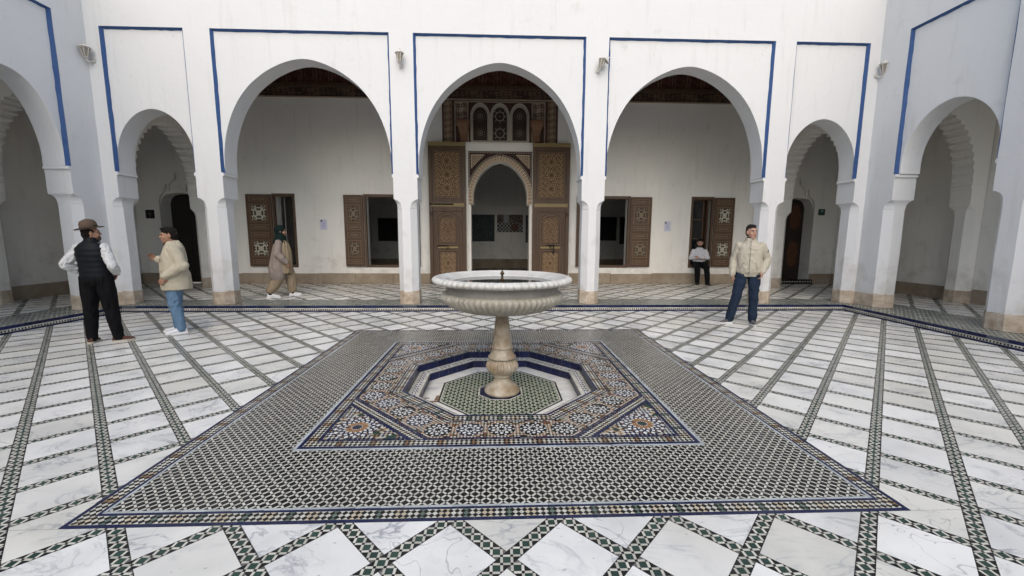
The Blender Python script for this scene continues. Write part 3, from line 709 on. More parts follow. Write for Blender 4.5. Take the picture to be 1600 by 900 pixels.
# scalloped arches across the galleries
def scallop(label, fmap, c, hw, u0, u1, thick, base=2.68, rise=1.5):
    root = thing('scalloped_arch', label, 'arch')
    n = 11; pts = []
    for k in range(n+1):
        t = k/n; ang = t*math.pi/2
        r = hw*math.cos(ang)**.85 if t < 1 else 0; h = rise*(.62*math.sin(ang)+.38*t)
        pts.append((max(r, 0), h))
    st = [(hw, 0)]
    for k in range(1, len(pts)):
        (r0, h0), (r1, h1) = pts[k-1], pts[k]
        hm = h0+(h1-h0)*.8
        st += [(r0-.004, h0+(hm-h0)*.15), (r0+.012, h0+(hm-h0)*.6), (r0, hm), (r1+(r0-r1)*.25, hm+.006), (r1, h1)]
    st[-1] = (.0, rise+.05)
    ol = [(u0, ZTOP-.75), (u0, base)]+[(c-r, base+h) for r, h in st]+[(c+r, base+h) for r, h in st[:-1]][::-1]+[(u1, base), (u1, ZTOP-.75)]
    mb = MB(); mb.prism(ol, fmap, 0, thick); mb.build('arch', PLASTER_LIFTED, root, bevel=.006)
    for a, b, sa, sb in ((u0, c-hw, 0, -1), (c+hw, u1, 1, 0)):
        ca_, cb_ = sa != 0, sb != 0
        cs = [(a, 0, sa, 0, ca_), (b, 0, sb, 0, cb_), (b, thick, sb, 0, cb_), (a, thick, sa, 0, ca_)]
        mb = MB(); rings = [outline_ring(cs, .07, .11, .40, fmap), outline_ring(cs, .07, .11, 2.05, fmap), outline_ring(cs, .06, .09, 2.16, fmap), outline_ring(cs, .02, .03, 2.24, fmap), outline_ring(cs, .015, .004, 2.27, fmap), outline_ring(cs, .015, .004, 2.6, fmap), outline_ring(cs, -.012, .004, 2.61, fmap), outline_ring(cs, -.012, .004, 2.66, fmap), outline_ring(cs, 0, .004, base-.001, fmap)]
        mb.loft(rings, True); o = mb.build('pillar', PLASTER_LIFTED, root)
        mb = MB(); mb.loft([outline_ring(cs, .06, .11, GZ, fmap), outline_ring(cs, .062, .11, .402, fmap)], True); mb.build('stone_base', STONE, o)
    return root
scallop('stepped white arch seen through the small left arch of the facing arcade', lambda u, z, d: (-7.8-d, u, z), 5.9, 1.0, W+TH+.003, 7.87, .4)
scallop('stepped white arch seen through the small right arch of the facing arcade', lambda u, z, d: (7.8+d, u, z), 5.8, 1.0, W+TH+.003, 7.87, .4)
scallop('stepped white arch with deep mouldings inside the arch by the right picture edge', lambda u, z, d: (u, 4.1+d, z), 9.25, .86, XW+TH+.003, 10.44, .42)
scallop('stepped white arch glimpsed inside the arch at the left picture edge', lambda u, z, d: (u, 4.1+d, z), -9.25, .86, -10.44, -XW-TH-.003, .42)

# outer side walls and gallery ceilings
for s, lb in ((-1, 'dim white outer wall of the left gallery with a stone plinth'), (1, 'dim white outer wall of the right gallery with a stone plinth')):
    r_ = thing('gallery_wall', lb, 'wall')
    mb = MB(); mb.box(min(s*10.45, s*10.85), max(s*10.45, s*10.85), -16, 7.898, -.1, ZTOP-.5); mb.build('wall', PLASTER_LIFTED, r_)
    mb = MB()
    a, b = sorted((s*10.425, s*10.45)); mb.box(a, b, 4.56, 7.87, GZ, .44); mb.box(a, b, -9.4, 4.07, GZ, .44); mb.build('plinth', PLINTH, r_)
mb = MB(); mb.box(-10.85, 10.85, W+TH-.02, 8.3, 6.35, 6.5); mb.box(-10.85, -XW-TH+.02, -9.5, W+TH-.025, 6.352, 6.5); mb.box(XW+TH-.02, 10.85, -9.5, W+TH-.025, 6.352, 6.5)
cl = mb.build('ceiling', CEIL); tag(cl, kind='structure')
# painted beams under the ceiling
beams = thing('ceiling_beams', 'row of dark painted wooden beams under the gallery ceiling', 'beams')
for k in range(36):
    x = -7.4+k*.424; mb = MB(); mb.box(x, x+.16, W+TH+.01, 7.86, 6.16, 6.35, col=(.05, .018, .012)); mb.build('beam', CEIL, beams)

# ================================================================= BACK WALL
BY = 7.9; BT = .42
bw = thing('back_wall', 'shaded white rear wall of the gallery with a tall doorway and shuttered windows', 'wall')
DC = .08
door_ol = [(-.8, 0)]
def wallpiece(mb, ol): mb.prism(ol, lambda u, z, d: (u, BY+d, z), 0, BT)
mb = MB(); z0, z1 = -.1, 6.4
WIN = [(-6.56, -5.93), (-3.93, -2.86), (2.93, 3.99), (5.88, 6.56)]
WZ0, WZ1 = .64, 2.74
xs = [-10.85, -9.78, -8.72]+[v for w_ in WIN[:2] for v in w_]+[DC-.87, DC+.87]+[v for w_ in WIN[2:] for v in w_]+[8.66, 9.72, 10.85]
for i in range(0, len(xs)-1):
    a, b = xs[i], xs[i+1]
    if i in (1, len(xs)-3):      # lobed side doorways with spikes
        c = (a+b)/2; hw = (b-a)/2
        half = [(hw, z0), (hw, 2.5), (hw-.02, 2.62), (hw-.08, 2.72), (hw-.17, 2.78), (.35, 2.8), (.335, 2.86), (.31, 2.97), (.285, 3.04), (.262, 2.97), (.252, 2.86), (.248, 2.81), (.215, 2.812), (.228, 2.87), (.225, 2.94), (.195, 3.02), (.13, 3.09), (.05, 3.13), (.035, 3.19), (.018, 3.28), (0, 3.38)]
        ol = [(a, z1)]+[(c-r, z) for r, z in half[1:]]+[(c+r, z) for r, z in half[1:-1]][::-1]+[(b, z1)]
        mb.prism(ol, lambda u, z, d: (u, BY+d, z), 0, .12)
        half = [(hw, 2.45), (hw-.02, 2.55), (hw-.08, 2.66), (hw-.17, 2.73), (.2, 2.76), (0, 2.77)]
        ol = [(a, z1)]+[(c-r, z) for r, z in half]+[(c+r, z) for r, z in half[:-1]][::-1]+[(b, z1)]
        mb.prism(ol, lambda u, z, d: (u, BY+d, z), .07, BT)
    elif abs(a-(DC-.87)) < 1e-6:  # great doorway
        pr = [(0, .80), (.25, .80), (.45, .775), (.65, .71), (.83, .61), (1.0, .47), (1.12, .32), (1.2, .17), (1.24, 0)]
        ol = [(a, z1), (a, 2.49)]+arch_pts(DC, pr, 2.5)+[(b, 2.49), (b, z1)]
        wallpiece(mb, ol)
    elif (a, b) in WIN:
        mb.box(a, b, BY, BY+BT, z0, WZ0); mb.box(a, b, BY, BY+BT, WZ1, z1)
    else: mb.box(a, b, BY, BY+BT, z0, z1)
mb.build('wall', PLASTER_LIFTED, bw)
mb = MB()
for a, b in ((-10.42, -9.8), (-8.7, -2.02), (2.18, 8.64), (9.74, 10.42)):
    n = max(1, round((b-a)/1.2))
    for k in range(n): mb.box(a+(b-a)*k/n, a+(b-a)*(k+1)/n-.004, BY-.035, BY+.001, GZ, .44+.012*math.sin(k*3+a))
mb.build('plinth', PLINTH, bw, bevel=.01)

# coloured relief panel: grid of vertices, colour and height from a function
def relief(name, material, parent, w, h, nx, ny, fn, loc, depth=.01, label=None):
    v = []; cols = []
    for j in range(ny+1):
        for i in range(nx+1):
            x, z = (i/nx-.5)*w, j/ny*h; c, d = fn(x, z); v.append((x, -d*depth, z)); cols.append((*c, 1))
    f = [(j*(nx+1)+i, j*(nx+1)+i+1, (j+1)*(nx+1)+i+1, (j+1)*(nx+1)+i) for j in range(ny) for i in range(nx)]
    me = bpy.data.meshes.new(name); me.from_pydata(v, [], f)
    ca = me.color_attributes.new('Col', 'FLOAT_COLOR', 'POINT'); ca.data.foreach_set('color', np.array(cols, dtype=np.float32).ravel())
    o = link(name, me, material, parent); o.location = loc
    return o
def mixc(a, b, t): t = max(0, min(1, t)); return tuple(x+(y-x)*t for x, y in zip(a, b))
def star_fn(cents, hi, lo, red, n=12, sc_=.22):
    def fn(x, z):
        r, cx_, cz_ = min((math.hypot(x-a, z-b), a, b) for a, b in cents); th = math.atan2(z-cz_, x-cx_); rr = r/sc_
        if rr < .12: return lo, 0
        if rr < .85:
            k = math.cos(n*th)*math.cos(rr*11); t = .5+.9*k
            return mixc(lo, mixc(hi, red, .5+.5*math.sin(rr*9)), t), t
        t = .5+1.5*math.sin(x*84+math.sin(z*42)*1.2)*math.sin(z*84+math.sin(x*42)*1.2)
        return mixc(lo, mixc(hi, red, .4), t), max(0, min(1, t))
    return fn
def floral_fn(w, h, hi, lo):
    def fn(x, z):
        X, Z = abs(x)/w*2, abs(z-h/2)/h*2
        t = math.sin(6.5*X+2.2*math.sin(5*Z))*math.sin(6.5*Z+2.2*math.sin(5*X))+.35*math.cos(11*(X*X+Z*Z))
        t = max(0, min(1, .5+t*2.2))
        return mixc(lo, hi, t), t
    return fn
def arabesque(hi, lo, f=60):
    def fn(x, z):
        t = math.sin(x*f+2.3*math.sin(z*f*.5))*math.sin(z*f+2.3*math.sin(x*f*.55)); t = max(0, min(1, .5+t*1.6))
        return mixc(lo, hi, t), t
    return fn
# ---- frieze along the top
FH = (.17, .1, .06); FL = (.03, .015, .01)
def frieze_fn(x, z):
    t = math.sin(x*26+2*math.sin(z*38))*math.sin(z*45+1.9*math.sin(x*19)); t = max(0, min(1, .4+t)); e = min(z, .28-z)
    if e < .018: return (.12, .07, .045), 1
    if e < .035: return (.012, .008, .006), 0
    return mixc(FL, FH, t), t
o = relief('frieze', CARVED, bw, 20.6, .28, 1500, 20, frieze_fn, (0, BY-.012, 5.47), .008)
mb = MB(); mb.box(-10.4, 10.4, BY-.06, BY, 5.44, 5.468); mb.build('moulding', mat('cream_moulding', (.34, .27, .19), .7), bw)
mb = MB(); mb.box(-10.4, 10.4, BY-.05, BY, 5.755, 5.79); mb.box(-10.4, 10.4, BY-.09, BY, 5.80, 5.83); mb.build('cornice', WOOD, bw)
def upper_fn(x, z):
    k = (x*2.36) % 1; a = abs(k-.5); 
    if abs(a-.28) < .02 or abs(a-.47) < .02: return (.2, .12, .08), 1
    t = math.sin(x*38)*math.sin(z*30+math.sin(x*16)*2)
    return mixc((.05, .012, .01), (.14, .045, .028), .5+t), .4
relief('painted_band', CARVED, bw, 20.6, .5, 1800, 12, upper_fn, (0, BY-.02, 5.84), .01)

# ---- doorway surround
CH, CLo = (.6, .5, .39), (.16, .09, .05)
ring = MB()
prI = [(0, .80), (.25, .80), (.45, .775), (.65, .71), (.83, .61), (1.0, .47), (1.12, .32), (1.2, .17), (1.24, 0)]
I_ = arch_pts(DC, prI, 2.5, 5)
def offs(P, d):
    out = []
    for i, p in enumerate(P):
        a, b = P[max(i-1, 0)], P[min(i+1, len(P)-1)]; t = Vector((b[0]-a[0], b[1]-a[1])).normalized(); out.append((p[0]-t.y*d, p[1]+t.x*d))
    return out
for d0, d1, dep, ca_, cb_, frq in ((.0, .02, .05, CH, CH, 1), (.02, .05, .035, (.58, .47, .36), (.38, .28, .2), 1), (.05, .06, .045, CH, CH, 1), (.06, .105, .03, (.54, .43, .32), (.32, .22, .15), 1), (.105, .115, .04, CH, CH, 1), (.115, .145, .032, (.52, .42, .31), (.28, .2, .13), 1), (.145, .155, .04, CH, CH, 1)):
    P0, P1 = offs(I_, d0), offs(I_, d1)
    for i in range(len(I_)-1):
        c = ca_ if (i//frq) % 2 else cb_
        ring.poly([(P0[i][0], BY-dep, P0[i][1]), (P0[i+1][0], BY-dep, P0[i+1][1]), (P1[i+1][0], BY-dep, P1[i+1][1]), (P1[i][0], BY-dep, P1[i][1])], c)
        ring.poly([(P1[i][0], BY-dep, P1[i][1]), (P1[i+1][0], BY-dep, P1[i+1][1]), (P1[i+1][0], BY+.001, P1[i+1][1]), (P1[i][0], BY+.001, P1[i][1])], ca_)
        ring.poly([(P0[i][0], BY-dep, P0[i][1]), (P0[i+1][0], BY-dep, P0[i+1][1]), (P0[i+1][0], BY+.001, P0[i+1][1]), (P0[i][0], BY+.001, P0[i][1])], ca_)
dw = ring.build('doorway_arch', STUCCO, bw, fix=False)
mb = MB()   # dotted studs border
AO = offs(I_, .19)
for i in range(0, len(AO)-1, 1):
    x, z = AO[i]
    if z < 2.7 or z > 3.98 or abs(x-DC) > .9: continue
    mb.box(x-.011, x+.011, BY-.03, BY-.0155, z-.011, z+.011, (.6, .52, .42))
for k in range(36):
    x = DC-.875+k*.05; mb.box(x-.011, x+.011, BY-.03, BY-.0155, 3.972, 3.994, (.6, .52, .42))
for k in range(26):
    z = 2.75+k*.049
    for s in (-1, 1): mb.box(DC+s*.905-.011, DC+s*.905+.011, BY-.03, BY-.0155, z-.011, z+.011, (.6, .52, .42))
mb.build('stud_border', STUCCO, dw)
mb = MB()   # dark ground of the spandrels
outl = offs(I_, .15); half = len(outl)//2
for s in (0, 1):
    P = outl[:half+1] if s == 0 else outl[half:]
    P = [p for p in P if p[1] > 2.6 and abs(p[0]-DC) <= .93 and p[1] < 4.01]
    corner = (DC-.935, 4.02) if s == 0 else (DC+.935, 4.02)
    P2 = [(corner[0], P[0][1] if s == 0 else P[-1][1])]
    for i in range(len(P)-1): mb.poly([(corner[0], BY-.014, corner[1]), (P[i][0], BY-.014, P[i][1]), (P[i+1][0], BY-.014, P[i+1][1])], (.035, .018, .02))
    if s == 0: mb.poly([(corner[0], BY-.014, corner[1]), (DC-.935, BY-.014, P[0][1]), (P[0][0], BY-.014, P[0][1])], (.035, .018, .02)); mb.poly([(corner[0], BY-.014, 4.02), (P[-1][0], BY-.014, P[-1][1]), (DC, BY-.014, 4.02)], (.035, .018, .02))
    else: mb.poly([(corner[0], BY-.014, corner[1]), (DC+.935, BY-.014, P[-1][1]), (P[-1][0], BY-.014, P[-1][1])], (.035, .018, .02)); mb.poly([(corner[0], BY-.014, 4.02), (P[0][0], BY-.014, P[0][1]), (DC, BY-.014, 4.02)], (.035, .018, .02))
mb.build('spandrel_ground', STUCCO, dw, fix=False)
for s in (-1, 1):   # carved corner triangles
    mb = MB(); n = 16
    for i in range(n):
        for j in range(n):
            u_, v_ = i/n, j/n
            X0_, Z0_ = .86-u_*.42, 3.93-v_*.42
            if u_+v_ > .93: continue
            t = math.sin(i*1.9)*math.sin(j*1.9); c = mixc((.13, .085, .055), (.5, .4, .29), .5+t)
            if i == 0 or j == 0 or u_+v_ > .87: c = (.55, .44, .33)
            d = .42/n
            mb.poly([(DC+s*X0_, BY-.022, Z0_), (DC+s*(X0_-d), BY-.022, Z0_), (DC+s*(X0_-d), BY-.022, Z0_-d), (DC+s*X0_, BY-.022, Z0_-d)], c)
    mb.build('carved_spandrel', STUCCO, dw, fix=False)
mb = MB(); mb.box(DC-.99, DC-.94, BY-.06, BY, .2, 4.03); mb.box(DC+.94, DC+.99, BY-.06, BY, .2, 4.03); mb.box(DC-1.03, DC+1.03, BY-.05, BY, 4.035, 4.235); mb.box(DC-1.04, DC+1.04, BY-.07, BY, 4.238, 4.268)
mb.build('door_frame', PLASTER_LIFTED, bw, bevel=.005)

# ---- windows and carving above the doorway
mb = MB(); mb.box(-1.6, 1.76, BY-.008, BY+.001, 4.27, 5.435, (.06, .022, .016)); mb.build('dark_ground', CARVED, bw)
for x in (-1.43, 1.58):
    relief('carved_pilaster', STUCCO, bw, .25, 1.15, 18, 80, arabesque((.36, .28, .2), (.13, .08, .05), 70), (x, BY-.02, 4.27), .008)
for x in (-1.04, 1.19):
    relief('carved_panel', STUCCO, bw, .34, .66, 26, 50, arabesque((.48, .4, .3), (.1, .05, .035), 55), (x, BY-.02, 4.72), .008)
mb = MB()
for x in (-1.225, -.855, 1.005, 1.375): mb.box(x-.017, x+.017, BY-.035, BY, 4.27, 5.38, (.36, .3, .24))
mb.box(-1.24, 1.39, BY-.04, BY, 5.385, 5.41, (.36, .3, .24))
mb.build('frame_strip', STUCCO, bw)
PC = (.5, .45, .38)
for x, kind in ((-.5, 0), (.07, 1), (.64, 0)):
    mb = MB(); hw = .21; n = 14
    def lanc(hw, z0, zs, rise): return [(x-hw, z0), (x-hw, zs)]+[(x-hw*math.cos(math.pi*k/(2*n)), zs+rise*math.sin(math.pi*k/(2*n))) for k in range(1, n)]+[(x, zs+rise)]+[(x+hw*math.cos(math.pi*k/(2*n)), zs+rise*math.sin(math.pi*k/(2*n))) for k in range(n-1, 0, -1)]+[(x+hw, zs), (x+hw, z0)]
    A, B, C_ = lanc(.282, 4.27, 4.98, .385), lanc(.255, 4.30, 4.98, .335), lanc(.205, 4.33, 4.98, .27)
    for P, Q_, d0, d1, c in ((A, B, .05, .05, PC), (B, C_, .035, .03, (.42, .37, .31))):
        for i in range(len(P)-1):
            mb.poly([(P[i][0], BY-d0, P[i][1]), (P[i+1][0], BY-d0, P[i+1][1]), (Q_[i+1][0], BY-d1, Q_[i+1][1]), (Q_[i][0], BY-d1, Q_[i][1])], c)
        mb.poly([(P[0][0], BY-d0, P[0][1]), (Q_[0][0], BY-d1, Q_[0][1]), (Q_[-1][0], BY-d1, Q_[-1][1]), (P[-1][0], BY-d0, P[-1][1])], c)
    wn = mb.build('fanlight_window', STUCCO, bw, fix=False)
    mb = MB(); mb.poly([(p[0], BY-.012, p[1]) for p in C_], (.03, .013, .01)); mb.build('pane', CARVED, wn)
    mb = MB()
    if kind:
        for z in (4.53, 5.0):
            pts_ = [(x+.13*math.cos(math.pi/8+k*math.pi/4), BY-.024, z+.13*math.sin(math.pi/8+k*math.pi/4)) for k in range(9)]
            mb.tube(pts_, .008, 5, PC)
            for k in range(8):
                a = k*math.pi/4; mb.tube([(x+.125*math.cos(a), BY-.024, z+.125*math.sin(a)), (x+.2*math.cos(a), BY-.024, z+.2*math.sin(a))], .007, 4, PC)
            mb.lathe([(.001, -.01), (.02, 0), (.001, .01)], 8, (x, BY-.03, z), col=(.6, .55, .48))
    else:
        for z in (4.53, 5.0):
            mb.lathe([(.001, -.015), (.026, 0), (.001, .015)], 8, (x, BY-.03, z), col=(.6, .55, .48))
            for k in range(12):
                for rr_, q_ in ((.07, .011), (.13, .012), (.185, .008)):
                    a = k*math.pi/6+(.26 if rr_ == .13 else 0); X_ = x+rr_*math.cos(a)
                    if abs(X_-x) < .19: mb.box(X_-q_, X_+q_, BY-.03, BY-.02, z+rr_*math.sin(a)-q_, z+rr_*math.sin(a)+q_, (.32, .27, .2) if rr_ < .1 else (.2, .15, .11))
    mb.build('tracery', STUCCO, wn)
for x in (-.98, 1.13):
    mb = MB(); mb.loft([[(x-a, BY-.01-d, z), (x+a, BY-.01-d, z), (x+a, BY-.01, z), (x-a, BY-.01, z)] for a, d, z in ((.09, .1, 4.27), (.1, .12, 4.33), (.095, .13, 4.45), (.12, .17, 4.55), (.13, .2, 4.58), (.15, .24, 4.66), (.18, .3, 4.74), (.19, .31, 4.8), (.19, .31, 4.84))])
    o = mb.build('corbel', mat('corbel_wood', (.2, .095, .045), .5, nscale=30, namt=.7, bump=.6, bscale=70), bw, bevel=.01)

# ---- great door leaves, folded open against the wall
HI, LO_, RD = (.46, .33, .17), (.03, .016, .009), (.32, .15, .07)
def gold_fn(x, z):
    t = math.sin(x*95)*math.sin(z*95+math.sin(x*40)); return mixc((.07, .045, .02), (.42, .31, .12), .55+t), 0
def door_leaf(x0, x1, mir):
    w_ = x1-x0; xc = (x0+x1)/2; y = BY-.15
    mb = MB(); fr_ = .1
    mb.box(x0, x0+fr_, y-.03, y+.045, .16, 4.24); mb.box(x1-fr_, x1, y-.03, y+.045, .16, 4.24)
    mb.box(x0+fr_, x1-fr_, y-.001, y+.04, .16, 4.24)
    for z0_, z1_ in ((.16, .3), (2.28, 2.66), (4.0, 4.24)): mb.box(x0+fr_+.001, x1-fr_-.001, y-.028, y, z0_, z1_)
    mb.box(x0+fr_+.001, x0+fr_+.07, y-.022, y, 2.66, 4.0); mb.box(x1-fr_-.07, x1-fr_-.001, y-.022, y, 2.66, 4.0)
    L_ = mb.build('door_leaf', DOORW, bw, bevel=.006)
    pw = w_-2*fr_-.2
    relief('carved_panel', CARVED, L_, pw, 1.24, 90, 160, star_fn([(0, .24), (0, .62), (0, 1.0)], HI, LO_, RD), (xc, y-.012, 2.71), .008)
    mb = MB()
    for a_, b_, c_, d_ in ((xc-pw/2-.03, xc+pw/2+.03, 2.665, 2.695), (xc-pw/2-.03, xc+pw/2+.03, 3.965, 3.995)): mb.box(a_, b_, y-.04, y, c_, d_)
    for xx in (xc-pw/2-.035, xc+pw/2+.005): mb.box(xx, xx+.03, y-.038, y, 2.66, 4.0)
    mb.build('moulding', mat('moulding_wood', (.15, .085, .045), .5), L_)
    relief('gold_band', GOLD, L_, w_-.02, .11, 60, 8, gold_fn, (xc, y-.034, 4.13))
    relief('gold_band', GOLD, L_, w_-.1, .1, 60, 8, gold_fn, (xc, y-.034, 2.42))
    # wicket: arched moulding and two panels
    mb = MB(); aw = .3
    arc = [(xc-aw, 1.32), (xc-aw, 1.85)]+[(xc-aw*math.cos(math.pi*k/16), 1.85+.33*math.sin(math.pi*k/16)) for k in range(1, 16)]+[(xc+aw, 1.85), (xc+aw, 1.32)]
    mb.tube([(a_, y-.012, b_) for a_, b_ in arc], .022, 6); mb.tube([(xc+(a_-xc)*1.3, y-.01, 1.32+(b_-1.32)*1.09) for a_, b_ in arc], .014, 6)
    for z_ in (1.15, 1.32): mb.box(xc-.33, xc+.33, y-.035, y, z_-.02, z_+.01)
    for xx in (xc-.31, xc+.28): mb.box(xx, xx+.03, y-.034, y, .32, 1.12)
    mb.build('wicket_moulding', mat('moulding_wood', (.13, .075, .04), .5), L_)
    relief('carved_panel', CARVED, L_, .46, .72, 40, 60, star_fn([(0, .33)], (.33, .23, .12), LO_, RD, 12, .17), (xc, y-.012, 1.38), .008)
    relief('carved_panel', CARVED, L_, .46, .7, 40, 60, star_fn([(0, .38)], HI, LO_, RD, 12, .17), (xc, y-.012, .38), .008)
    relief('gold_band', GOLD, L_, .6, .06, 40, 5, gold_fn, (xc, y-.04, 1.2))
    mb = MB()
    if mir: mb.tube([(xc-.1, y-.06, 1.3), (xc+.12, y-.06, 1.3)], .014, 6); mb.tube([(xc+.09, y-.07, 1.32), (xc+.09, y-.07, 1.05)], .016, 6)
    else: mb.tube([(x0+.02, y-.06, 2.485), (x0+.72, y-.06, 2.485)], .02, 6); mb.tube([(xc-.32, y-.06, 1.27), (xc-.05, y-.06, 1.27)], .014, 6)
    mb.build('door_bolt', BLACK, L_)
    mb = MB(); mb.tube([(xc+.0+.035*math.cos(a_*.5236), y-.06, 1.22+.035*math.sin(a_*.5236)) for a_ in range(13)], .008, 5)
    xr = x0+.06 if not mir else x1-.06
    mb2 = MB(); mb2.tube([(xr+.035*math.cos(a_*.5236), y-.05, 2.2+.035*math.sin(a_*.5236)) for a_ in range(13)], .008, 5)
    mb.build('door_ring', BLACK, L_); mb2.build('door_ring', BLACK, L_)
door_leaf(-2.0, -.93, False); door_leaf(1.03, 2.12, True)

# ---- windows with shutters
def window(x0, x1, grille=False, casement=False):
    mb = MB(); t = .055; y0, y1 = BY-.02, BY+.07
    mb.box(x0-.01, x0+t, y0, y1, WZ0-.02, WZ1+.03); mb.box(x1-t, x1+.01, y0, y1, WZ0-.02, WZ1+.03)
    mb.box(x0+t, x1-t, y0+.001, y1, WZ1-t, WZ1+.029); mb.box(x0+t, x1-t, y0+.001, y1, WZ0-.019, WZ0+t)
    f = mb.build('window', WOOD, bw, bevel=.004)
    if casement:      # glazed casement standing in the opening
        mb = MB(); a = x0+.06
        xe = x0+.44
        for (xa, xb, za, zb) in ((a, a+.035, WZ0+.06, WZ1-.06), (xe-.035, xe, WZ0+.06, WZ1-.06), (a, xe, WZ0+.06, WZ0+.1), (a, xe, WZ1-.1, WZ1-.06), (a, xe, 1.5, 1.525), (a, xe, 2.08, 2.105)): mb.box(xa, xb, BY+.09, BY+.12, za, zb)
        mb.build('casement', WOOD, f)
        mb = MB(); mb.poly([(a+.03, BY+.103, WZ0+.1), (xe-.03, BY+.103, WZ0+.1), (xe-.03, BY+.103, WZ1-.1), (a+.03, BY+.103, WZ1-.1)]); mb.build('pane', GLASS, f)
        mb = MB(); xq = x1-.13
        mb.box(xq, xq+.035, BY+.1, BY+.4, WZ0+.06, WZ1-.06); mb.build('casement', WOOD, f)
    if grille:
        mb = MB()
        for xx in (x0+.16, x0+.28): mb.tube([(xx, BY+.12, WZ0+.06), (xx, BY+.12, WZ1-.06)], .012, 6)
        mb.build('casement', mat('grey_frame', (.25, .25, .25), .5), f)
    return f
window(*WIN[0], grille=True); window(*WIN[1]); window(*WIN[2]); window(*WIN[3], casement=True)
FRM = mat('shutter_trim', (.17, .11, .065), .55, nscale=20, namt=.4)
def shutter(x0, x1, bright, ang=0):
    w_ = x1-x0; H = 2.09; xc = (x0+x1)/2; y = BY-.075
    mb = MB(); mb.box(x0, x1, y, y+.045, .65, .65+H); s_ = mb.build('shutter', WOOD, bw, bevel=.005)
    hi = (.5, .47, .38) if bright else (.2, .155, .1); lo = (.035, .02, .012)
    tr = MB()
    for a, b in ((.03, .1), (.13, .385), (.41, .48), (.52, .59), (.625, .87), (.9, .965)):
        z1_, z0_ = .65+H*(1-a), .65+H*(1-b); pw = w_*.72
        for (xa, xb, za, zb) in ((xc-pw/2, xc+pw/2, z0_, z0_+.022), (xc-pw/2, xc+pw/2, z1_-.022, z1_), (xc-pw/2, xc-pw/2+.022, z0_+.022, z1_-.022), (xc+pw/2-.022, xc+pw/2, z0_+.022, z1_-.022)): tr.box(xa, xb, y-.018, y, za, zb)
        if b-a > .2:
            ph = z1_-z0_-.12; relief('carved_panel', CARVED, s_, pw-.12, ph, 60, 60, floral_fn(pw-.12, ph, hi, lo), (xc, y-.006, z0_+.06), .006)
        else: tr.box(xc-pw/2+.07, xc+pw/2-.07, y-.012, y, z0_+.05, z1_-.05)
    tr.build('panel_trim', FRM, s_)
for a, b, br in ((-7.29, -6.57, 1), (-4.5, -3.945, 0), (-2.85, -2.3, 0), (2.37, 2.92, 0), (4.0, 4.64, 0), (6.57, 7.18, 1)): shutter(a, b, br)

# side doors
for s, c in ((-1, -9.25), (1, 9.19)):
    mb = MB(); hw = .56
    mb.box(c-hw, c-.005, BY+BT+.01, BY+BT+.06, GZ, 3.5); mb.box(c+.005, c+hw, BY+BT+.01, BY+BT+.06, GZ, 3.5)
    d_ = mb.build('side_door', mat('dark_door', (.012, .008, .006) if s < 0 else (.02, .011, .007), .6), bw)
    if s > 0:
        for x in (c-.27, c+.27):
            for z, h in ((.55, .95), (1.75, .85)):
                def of(X_, Z_):
                    X2, Z2 = X_/.2, (Z_-h/2)/(h/2); r = X2*X2+Z2*Z2*.9+.12*math.sin(Z_*22)
                    m1 = math.sin(X_*60)*math.sin(Z_*45)
                    return ((.11, .04, .012) if r < .75 and m1 < .35 else (.035, .009, .006)) if r < .95 else (.02, .011, .007), 0
                relief('painted_motif', CARVED, d_, .44, h, 24, 40, of, (x, BY+BT+.004, z))
mb = MB(); mb.box(8.64, 9.74, BY-.16, BY-.002, GZ, .27, BLK)
stp = mb.build('door_step', TILE, bw)
mb = MB()
for k in range(13): mb.box(8.68+k*.082, 8.68+k*.082+.04, BY-.1635, BY-.1605, .185, .225, (.5, .5, .46))
mb.build('white_tile', TILE, stp)

# ---- room beyond the doorway
rm = thing('inner_room', 'dim white room seen through the great doorway and the windows', 'room')
RY = 13.0
mb = MB()
mb.box(-7.8, 7.8, RY, RY+.3, 0, 5.6); mb.box(-8.1, -7.8, BY+BT, RY, 0, 5.6); mb.box(7.8, 8.1, BY+BT, RY, 0, 5.6)
mb.build('wall', PLASTER_LIFTED, rm)
mb = MB(); mb.box(-8.1, 8.1, BY+BT, RY+.3, 5.2, 5.35); mb.box(-7.79, 7.79, RY-.04, RY, 4.5, 5.2); mb.build('ceiling', CEIL, rm)
mb = MB(); mb.box(-8.1, 8.1, BY+.05, RY+.3, .12, .2, (.09, .095, .085)); mb.build('floor', TILE, rm)
mb = MB(); mb.box(-7.79, 7.79, RY-.03, RY, .2, .6); mb.build('plinth', PLINTH, rm)
mb = MB(); mb.box(-7.79, 7.79, RY-.05, RY, 2.86, 2.92); mb.build('ledge', PLASTER_LIFTED, rm)
# pictures on the far wall
def picture(label, x0, x1, z0, z1, fn):
    o = thing('wall_picture', label, 'picture', ((x0+x1)/2, RY-.04, z0))
    mb = MB(); mb.box(-(x1-x0)/2, (x1-x0)/2, 0, .03, 0, z1-z0); mb.build('backing', BLACK, o)
    relief('picture_face', CARVED, o, x1-x0, z1-z0, 60, 60, fn, (0, -.003, 0))
def pf1(x, z):
    t = noise.noise(Vector((x*22, z*22, 0))); return ((.1, .13, .14) if t > .38 else (.01, .028, .036)), 0
def pf2(x, z):
    if z < .4:
        if (x-.2)**2+(z-.2)**2 < .03: return (.2, .08, .05) if math.sin(x*60)*math.sin(z*60) > 0 else (.08, .03, .02), 0
        return ((.45, .45, .42) if (math.floor(x*13)+math.floor(z*13)) % 2 else (.02, .02, .025)), 0
    if -.28 < x < -.05: return (.4, .4, .4), 0
    t = noise.noise(Vector((x*12, z*14, 3))); return ((.22, .16, .12) if t > 0 else (.06, .045, .04)), 0
picture('dark teal speckled picture beyond the doorway, left of the checkered one', -1.21, -.12, 1.35, 2.47, pf1)
